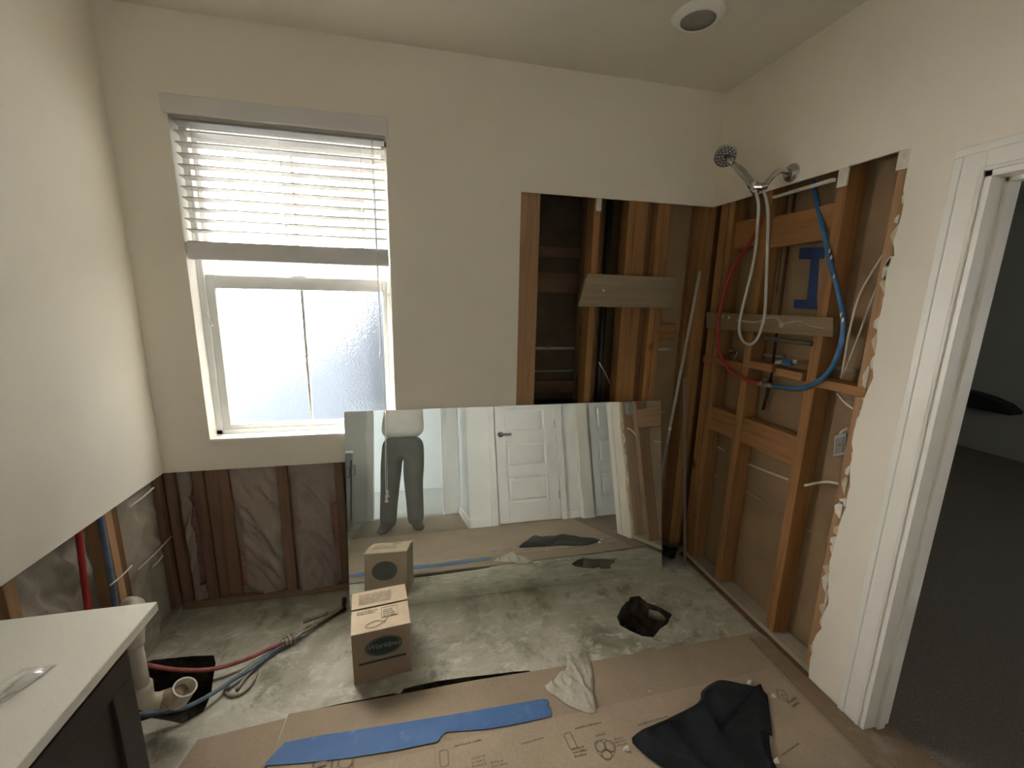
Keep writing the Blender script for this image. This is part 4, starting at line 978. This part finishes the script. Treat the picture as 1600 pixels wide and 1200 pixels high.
oD = sheet('old_floor_strip', quad((1.568, 0.16, 0), (1.664, 0.16, 0), (1.662, 1.46, 0), (1.57, 1.46, 0)), 3, 16, 0.0062, 0.003, 'board_old', 'dark dusty board strip along the right wall', lift=None)
oE = sheet('floor_board', quad((-0.905, 1.12, 0), (-0.56, 1.12, 0), (-0.54, 1.492, 0), (-0.83, 1.47, 0)), 6, 6, 0.0008, 0.0018, 'board_kraft', 'thin brown paper scrap on the slab beside the vanity')
# print on the boards
rnd = random.Random(9); PT = 0.0086
def pr(board, px, angle, w, h, rows, material='print_ink_faint'):
    p = PZ(px[0], px[1], PT); ux = Vector((math.cos(angle), math.sin(angle), 0)); uy = Vector((-math.sin(angle), math.cos(angle), 0))
    return smear(p, ux, uy, Vector((0, 0, 1)), w, h, rows, 'board_print', board, material, rnd)
def rrect(board, px, angle, w, h, r=0.0022):
    p = PZ(px[0], px[1], PT); ux = Vector((math.cos(angle), math.sin(angle), 0)); uy = Vector((-math.sin(angle), math.cos(angle), 0))
    c_ = 0.25*min(w, h); pts = []
    for cx_, cy_, a0 in ((w-c_, c_, -90), (w-c_, h-c_, 0), (c_, h-c_, 90), (c_, c_, 180)):
        for k in range(5): an = math.radians(a0+k*22.5); pts.append(p+ux*(cx_+c_*math.cos(an))+uy*(cy_+c_*math.sin(an)))
    pts.append(pts[0]); mb = MB()
    for a, b2 in zip(pts[:-1], pts[1:]):
        n_ = (b2-a).cross(Vector((0, 0, 1))).normalized()*r; mb.prism([a-n_, b2-n_, b2+n_, a+n_], Vector((0, 0, .0004)))
    return mb.build('printed_icon', 'print_ink_faint', board)
def ring(board, px, R, r=0.0025):
    p = PZ(px[0], px[1], PT); mb = MB()
    for k in range(20):
        a, b2 = 6.283*k/20, 6.283*(k+1)/20
        e_ = lambda an, s_: p+Vector((math.cos(an), math.sin(an), 0))*s_
        mb.prism([e_(a, R-r), e_(b2, R-r), e_(b2, R+r), e_(a, R+r)], Vector((0, 0, .0004)))
    return mb.build('printed_icon', 'print_ink_faint', board)
pr(bB, (709, 1168), 0.02, .125, .012, 1, 'print_ink'); pr(bB, (815, 1164), 0.06, .10, .010, 1, 'print_ink'); pr(bB, (899, 1140), 0.02, .13, .012, 1, 'print_ink')
pr(bB, (738, 1200), 0.0, .05, .04, 3); pr(bB, (768, 1200), 0.0, .06, .025, 2)
pr(bB, (898, 1184), 0.0, .06, .038, 3, 'print_ink'); pr(bB, (930, 1152), 0.0, .05, .014, 1); pr(bB, (964, 1167), 0.0, .05, .035, 3)
rrect(bB, (688, 1199), 0.0, .030, .055); rrect(bB, (892, 1172), 0.12, .028, .060)
ring(bB, (938, 1166), .020); ring(bB, (953, 1166), .020); ring(bB, (948, 1179), .018); ring(bB, (946, 1170), .034, .0015)
pr(bB, (998, 1134), 0.05, .15, .011, 1, 'print_ink')
rrect(bB, (1232, 1097), 1.0, .050, .034); ring(bB, (1226, 1089), .010); pr(bB, (1240, 1106), 0.25, .06, .035, 2, 'print_ink')
pr(bB, (1222, 1182), 0.22, .13, .010, 1, 'print_ink')
# large cut-off characters peeping out below the tape
for u, w_ in ((487, .007), (516, .007)):
    p = PZ(u, 1199, PT); MB().prism([p, p+Vector((w_, 0, 0)), p+Vector((w_, .045, 0)), p+Vector((0, .045, 0))], (0, 0, .0004)).build('printed_stroke', 'print_ink', bC)
p = PZ(496, 1199, PT); MB().prism([p, p+Vector((.030, 0, 0)), p+Vector((.030, .022, 0)), p+Vector((0, .022, 0))], (0, 0, .0004)).build('printed_stroke', 'print_ink_faint', bC)
for u in (526, 550):
    p = PZ(u, 1199, PT); MB().prism([p, p+Vector((.004, 0, 0)), p+Vector((.004, .05, 0)), p+Vector((0, .05, 0))], (0, 0, .0004)).build('printed_stroke', 'print_ink', bC)
ring(bC, (540, 1190), .022)

# blue tape laid over the joint
up_ = [(445, 1160), (500, 1149), (560, 1140), (640, 1127), (720, 1114), (790, 1102), (850, 1091.5)]
lo_ = [(411, 1196), (470, 1192), (545, 1184), (620, 1172), (684, 1158.5), (690, 1149), (698, 1143), (720, 1142), (760, 1139), (800, 1132), (830, 1126), (861, 1118)]
jagr = [(856, 1093), (858, 1098), (855, 1102), (862, 1107), (858, 1110), (863, 1114)]
poly = [PZ(u, v, .0097) for u, v in up_+jagr+lo_[::-1]]
bm = bmesh.new(); vs_, es_ = loop(bm, poly); bmesh.ops.triangle_fill(bm, edges=es_, use_beauty=True); bm.verts.index_update()
mb = MB().add([v.co.copy() for v in bm.verts], [tuple(v.index for v in f.verts) for f in bm.faces]); bm.free()
o = mb.build('painters_tape', 'tape_blue'); sol = o.modifiers.new('s', 'SOLIDIFY'); sol.thickness = 0.0006
tag(o, 'wide strip of blue painter\'s tape on the floor boards', 'tape')

# ------------------------------------------------------------------ cloths
def cloth(name, px, z0, hfun, material, label, cat, center, nr=22, sub=6, th=0.003):
    out_ = [PZ(u, v, z0) for u, v in px]; out_ = catmull(out_+[out_[0]], sub)[:-1]
    n = len(out_); c_ = PZ(*center, z0); v = [c_+Vector((0, 0, hfun(0, 0, c_)))]; f = []
    for j in range(1, nr+1):
        r_ = j/nr
        for k in range(n):
            p = c_.lerp(out_[k], r_); v.append(p+Vector((0, 0, hfun(r_, 6.283*k/n, p))))
    for k in range(n): f.append((0, 1+k, 1+(k+1) % n))
    for j in range(nr-1):
        for k in range(n): a = 1+j*n; f.append((a+k, a+n+k, a+n+(k+1) % n, a+(k+1) % n))
    o = MB().add(v, f).build(name, material, None, smooth=True)
    sol = o.modifiers.new('s', 'SOLIDIFY'); sol.thickness = th; sol.offset = -1
    return tag(o, label, cat)
def hb_(r, a, p):
    e = min(1, (1-r)*6)
    return 0.005+e*(0.022+0.016*math.sin(p.x*17+p.y*6)+0.012*math.sin(p.y*22-p.x*9+1)+0.008*math.sin(p.x*41+2))*(0.6+0.4*math.sin(a+1))+0.010*e+0.006*abs(math.sin(a*5))*(r > .8)*(1-r)*5
cloth('black_cloth', [(988, 1163), (992, 1150), (1040, 1126), (1082, 1105), (1094, 1094), (1096, 1082), (1110, 1070), (1128, 1064), (1160, 1070), (1182, 1074), (1188, 1070), (1193, 1082), (1199, 1090), (1203, 1120), (1206, 1150), (1202, 1152), (1206, 1185), (1222, 1230), (1180, 1250), (1110, 1235), (1050, 1208), (1012, 1185)], 0.0105, hb_, 'black_cloth', 'crumpled black fabric lying on the printed board', 'cloth', (1120, 1150))
def hr_(r, a, p):
    e = min(1, (1-r)*5)
    q_ = Vector((p.x*16+p.y*5, p.y*7-p.x*3, 0.3)); f1 = 1-abs(mn.noise(q_)*2.2); f2 = 1-abs(mn.noise(q_*2.3+Vector((3, 1, 0)))*2)
    return 0.003+e*(0.006+0.020*max(0, f1)**2+0.007*max(0, f2)**2)
cloth('white_rag', [(884, 1022), (893, 1019), (916, 1018), (921, 1030), (926, 1048), (928, 1070), (927, 1082), (931, 1095), (931, 1114), (922, 1116), (902, 1110), (885, 1102), (872, 1092), (858, 1083), (851, 1072), (862, 1068), (868, 1060), (876, 1050), (884, 1047), (886, 1034)], 0.006, hr_, 'rag_cloth', 'crumpled off-white rag at the edge of the boards', 'rag', (903, 1066), nr=26, sub=5)

# ------------------------------------------------------------------ plaster crumbs
crumbs = [((1172, 1067), .017, 'plaster crumb at the top edge of the black fabric'), ((1208, 1088), .013, 'plaster crumb to the right of the black fabric corner'), ((979, 1171), .014, 'plaster crumb at the left tip of the black fabric'), ((1213, 1190), .015, 'plaster crumb low on the right side of the black fabric'), ((1203, 1052), .010, 'small plaster crumb at the board corner near the right wall'),
          ((828, 961), .008, 'white crumb on the slab below the mirror'), ((932, 1015), .009, 'white crumb on the slab just behind the white rag'), ((1101, 955), .008, 'white crumb on the slab right of the hole'), ((824, 990), .008, 'lower white crumb on the slab left of the hole'), ((1015, 1080), .006, 'tiny white crumb between the rag and the black fabric'), ((486+0, 1080), .006, 'tiny white crumb on the slab left of the box')]
for (u, v), r_, lab_ in crumbs:
    p = PZ(u, v, 0.0105 if v > 1060 and u > 900 else 0.0); mb = MB(); n_ = 7
    base = [p+Vector((math.cos(6.283*k/n_)*r_*random.uniform(.6, 1.1), math.sin(6.283*k/n_)*r_*random.uniform(.4, .9), 0)) for k in range(n_)]
    top = [p+(q_-p)*random.uniform(.4, .75)+Vector((0, 0, r_*random.uniform(.5, .9))) for q_ in base]
    mb.add(base+top, [tuple(range(n_))[::-1], tuple(range(n_, 2*n_))]+[(k, (k+1) % n_, n_+(k+1) % n_, n_+k) for k in range(n_)])
    o = mb.build('plaster_crumb', 'plaster_bit', None, origin=tuple(p)); tag(o, 'off-'+lab_ if lab_.startswith('white') else lab_, 'debris', 'plaster crumbs on the floor')

# ------------------------------------------------------------------ black object in the dark room
c_ = PX(1530, 626, 6.30)
mb = MB(); pts_ = []
for (yy, zz) in [(-.32, -.09), (.62, -.09), (.66, .0), (.60, .09), (.1, .10), (-.1, .07), (-.25, .02), (-.34, -.05)]: pts_.append((6.22, c_.y+yy, c_.z+zz))
o = mb.prism(pts_, (0.18, 0, 0)).build('wall_object', 'black_rubber', None, bevel=0.02); tag(o, 'black low rounded object on the far wall of the dark room', 'object')

# ------------------------------------------------------------------ person holding the phone, seen in the mirror
pc = Vector((-0.175, -0.20, 0.0))
def skin_obj(name, chains, material, parent, root, sub=2, solid=True):
    """chains: list of lists of (key, (x,y,z), r) ; shared keys join"""
    bm = bmesh.new(); lay = bm.verts.layers.skin.verify(); vm = {}
    o0 = ORG.get(parent, Vector())
    for ch in chains:
        prev = None
        for key, p, r_ in ch:
            if key not in vm:
                v = bm.verts.new(Vector(p)-o0); rr = r_ if isinstance(r_, tuple) else (r_, r_); v[lay].radius = rr; v[lay].use_root = (key == root); vm[key] = v
            if prev is not None and prev is not vm[key]:
                try: bm.edges.new((prev, vm[key]))
                except ValueError: pass
            prev = vm[key]
    me = bpy.data.meshes.new(name); bm.to_mesh(me); bm.free(); me.materials.append(M[material])
    o = bpy.data.objects.new(name, me); C.objects.link(o)
    if parent: o.parent = parent
    sk = o.modifiers.new('skin', 'SKIN'); sk.use_smooth_shade = True; sk.branch_smoothing = 0.3
    sb = o.modifiers.new('sub', 'SUBSURF'); sb.levels = sub; sb.render_levels = sub
    ORG[o] = o0
    return o
man = thing('person', 'person in pale shirt, grey trousers and boots reflected in the mirror', 'person', tuple(pc))
X = pc.x; Y = pc.y
Lh, Rh = (X-0.095, Y, 0.93), (X+0.095, Y, 0.93)
Lk, Rk = (X-0.135, Y+0.02, 0.50), (X+0.100, Y+0.02, 0.50)
La, Ra = (X-0.175, Y-0.02, 0.09), (X+0.115, Y-0.04, 0.09)
Ls, Rs = (X-0.19, Y-0.03, 1.43), (X+0.19, Y-0.03, 1.43)
Le, Re = (X-0.25, Y+0.06, 1.36), (X+0.25, Y+0.06, 1.36)
Lw, Rw = (-0.165, -0.055, 1.535), (0.055, -0.06, 1.53)
torso = [('pel', (X, Y, 0.95), (.15, .11)), ('wst', (X, Y, 1.10), (.145, .10)), ('chs', (X, Y, 1.30), (.165, .115)), ('nkb', (X, Y-.02, 1.47), (.07, .065)), ('nk', (X, Y-.01, 1.55), (.055, .055)), ('hd0', (X, Y+.005, 1.60), (.062, .072)), ('hd1', (X, Y+.01, 1.67), (.076, .092)), ('hd2', (X, Y+.0, 1.745), (.070, .085)), ('hd3', (X, Y, 1.785), (.035, .045))]
armL = [('chs', None, None), ('Ls', Ls, .062), ('Le', Le, .045), ('Lf', tuple(Vector(Le).lerp(Vector(Lw), .35)), .043), ('Lw', Lw, (.028, .022)), ('Lp', (-0.150, -0.04, 1.585), (.034, .017))]
armR = [('chs', None, None), ('Rs', Rs, .062), ('Re', Re, .045), ('Rf', tuple(Vector(Re).lerp(Vector(Rw), .35)), .043), ('Rw', Rw, (.028, .022)), ('Rp', (0.045, -0.04, 1.585), (.034, .017))]
legL = [('pel', None, None), ('Lh', Lh, .095), ('Lk', Lk, .058), ('Lc', (X-.17, Y-.005, .36), .056), ('La', La, .032), ('Lt', (X-.180, Y+.09, .035), (.020, .012))]
legR = [('pel', None, None), ('Rh', Rh, .095), ('Rk', Rk, .058), ('Rc', (X+.12, Y-.01, .36), .056), ('Ra', Ra, .032), ('Rt', (X+.13, Y+.07, .035), (.020, .012))]
def fingers(side, palm, sgn):
    ch = []
    for i, (dz, ln) in enumerate(((.034, .060), (.012, .070), (-.010, .064), (-.030, .050))):
        k = f'{side}{i}'
        b0 = Vector(palm)+Vector((sgn*.012, .010, dz))
        ch.append([(side+'p', None, None), (k+'a', tuple(b0), .0092), (k+'b', tuple(b0+Vector((-sgn*.004, .026, 0))), .0086) if False else (k+'b', tuple(b0+Vector((sgn*.010, .012, 0))), .0088), (k+'c', tuple(b0+Vector((-sgn*.012*(1), .022, 0))), .0082), (k+'d', tuple(b0+Vector((-sgn*ln*.55, .022, 0))), .0072)])
    b0 = Vector(palm)+Vector((0, -.012, -.018))
    ch.append([(side+'p', None, None), (side+'ta', tuple(b0+Vector((-sgn*.012, -.012, .006))), .0105), (side+'tb', tuple(b0+Vector((-sgn*.032, -.012, .020))), .0095), (side+'tc', tuple(b0+Vector((-sgn*.048, -.010, .030))), .0082)])
    return ch
body = skin_obj('body', [torso, armL, armR, legL, legR]+fingers('L', (-0.150, -0.04, 1.585), -1)+fingers('R', (0.045, -0.04, 1.585), 1), 'skin', man, 'pel')
g_ = lambda r_, a: (r_[0]+a, r_[1]+a) if isinstance(r_, tuple) else r_+a
skin_obj('trousers', [[('pel', (X, Y, 1.02), (.23, .17)), ('hip', (X, Y, .90), (.23, .17))], [('hip', None, None), ('Lh', (X-.115, Y, .78), .135), ('Lk', Lk, .108), ('Lc', (X-.150, Y-.005, .33), .100), ('La', (La[0]+.01, La[1], .15), .094), ('Lz', (La[0]+.01, La[1]+.01, .015), .092)],
                    [('hip', None, None), ('Rh', (X+.115, Y, .78), .135), ('Rk', Rk, .108), ('Rc', (X+.110, Y-.01, .33), .100), ('Ra', (Ra[0], Ra[1], .15), .094), ('Rz', (Ra[0], Ra[1]+.01, .015), .092)]], 'trouser_grey', man, 'pel')
skin_obj('shirt', [[('hem', (X, Y, .925), (.262, .195)), ('wst', (X, Y, 1.10), (.26, .19)), ('chs', (X, Y, 1.30), (.26, .18)), ('nkb', (X, Y-.02, 1.44), (.11, .09)), ('col', (X, Y-.015, 1.50), (.075, .075))],
                  [('chs', None, None), ('Ls', Ls, .095), ('Lm', tuple(Vector(Ls).lerp(Vector(Le), .85)), .085)], [('chs', None, None), ('Rs', Rs, .095), ('Rm', tuple(Vector(Rs).lerp(Vector(Re), .85)), .085)]], 'shirt_white', man, 'hem')
# cargo pockets and hem
for sx, kk in ((-1, Lk), (1, Rk)):
    MB().ell((kk[0]+sx*.075, kk[1], .66), (.022, .06, .075), 12, 8).build('cargo_pocket', 'trouser_grey', man, smooth=True)
for sgn, an_ in ((-1, La), (1, Ra)):
    sh_ = MB(); prof = []
    cx_, cy_ = an_[0], an_[1]
    rows = [(-.075, .030, .062), (-.05, .048, .13), (0.0, .052, .15), (.05, .052, .13), (.10, .058, .085), (.15, .060, .068), (.20, .052, .054), (.23, .026, .030)]
    v = []; f = []; ns = 12
    for dy, w_, h_ in rows:
        for k in range(ns):
            a = 2*math.pi*k/ns; yy = cy_+dy; xx = cx_+sgn*dy*.18+math.cos(a)*w_; zz_ = 0.006+h_*(0.5+0.5*math.sin(a)) if math.sin(a) > -0.6 else 0.006
            v.append((xx, yy, zz_))
    for j in range(len(rows)-1):
        for k in range(ns): f.append((j*ns+k, j*ns+(k+1) % ns, (j+1)*ns+(k+1) % ns, (j+1)*ns+k))
    f += [tuple(range(ns))[::-1], tuple((len(rows)-1)*ns+k for k in range(ns))]
    sh_.add(v, f).build('boot', 'shoe_brown', man, smooth=True)
# head details
hp = Vector((X, Y+.01, 1.67))
MB().ell(hp+Vector((0, -.022, .045)), (.086, .098, .085), 20, 14).build('hair', 'hair_dark', man, smooth=True)
for sx in (-1, 1):
    MB().ell(hp+Vector((sx*.030, .082, .012)), (.013, .010, .009), 12, 8).build('eye', 'eye_white', man, smooth=True)
    MB().ell(hp+Vector((sx*.030, .091, .012)), (.005, .003, .005), 8, 6).build('iris', 'hair_dark', man, smooth=True)
    MB().ell(hp+Vector((sx*.083, -.002, .0)), (.009, .020, .030), 10, 8).build('ear', 'skin', man, smooth=True)
    MB().tube([hp+Vector((sx*.015, .092, .030)), hp+Vector((sx*.032, .093, .034)), hp+Vector((sx*.046, .084, .028))], 0.003, 6).build('eyebrow', 'hair_dark', man)
MB().tube([hp+Vector((0, .090, .015)), hp+Vector((0, .104, -.012)), hp+Vector((0, .100, -.024))], [.007, .012, .009], 8, smooth=3).build('nose', 'skin', man, smooth=True)
MB().ell(hp+Vector((0, .083, -.052)), (.022, .009, .006), 12, 6).build('mouth', 'lip', man, smooth=True)
ph = thing('smartphone', 'dark smartphone held up in both hands by the person', 'phone', (-0.06, -0.012, 1.585))
MB().box(-0.133, 0.014, -0.016, -0.008, 1.555, 1.627+.006).build('phone_body', 'phone_black', ph, bevel=0.003)
MB().box(-0.128, 0.009, -0.0168, -0.016, 1.559, 1.629).build('phone_screen', 'phone_black', ph)
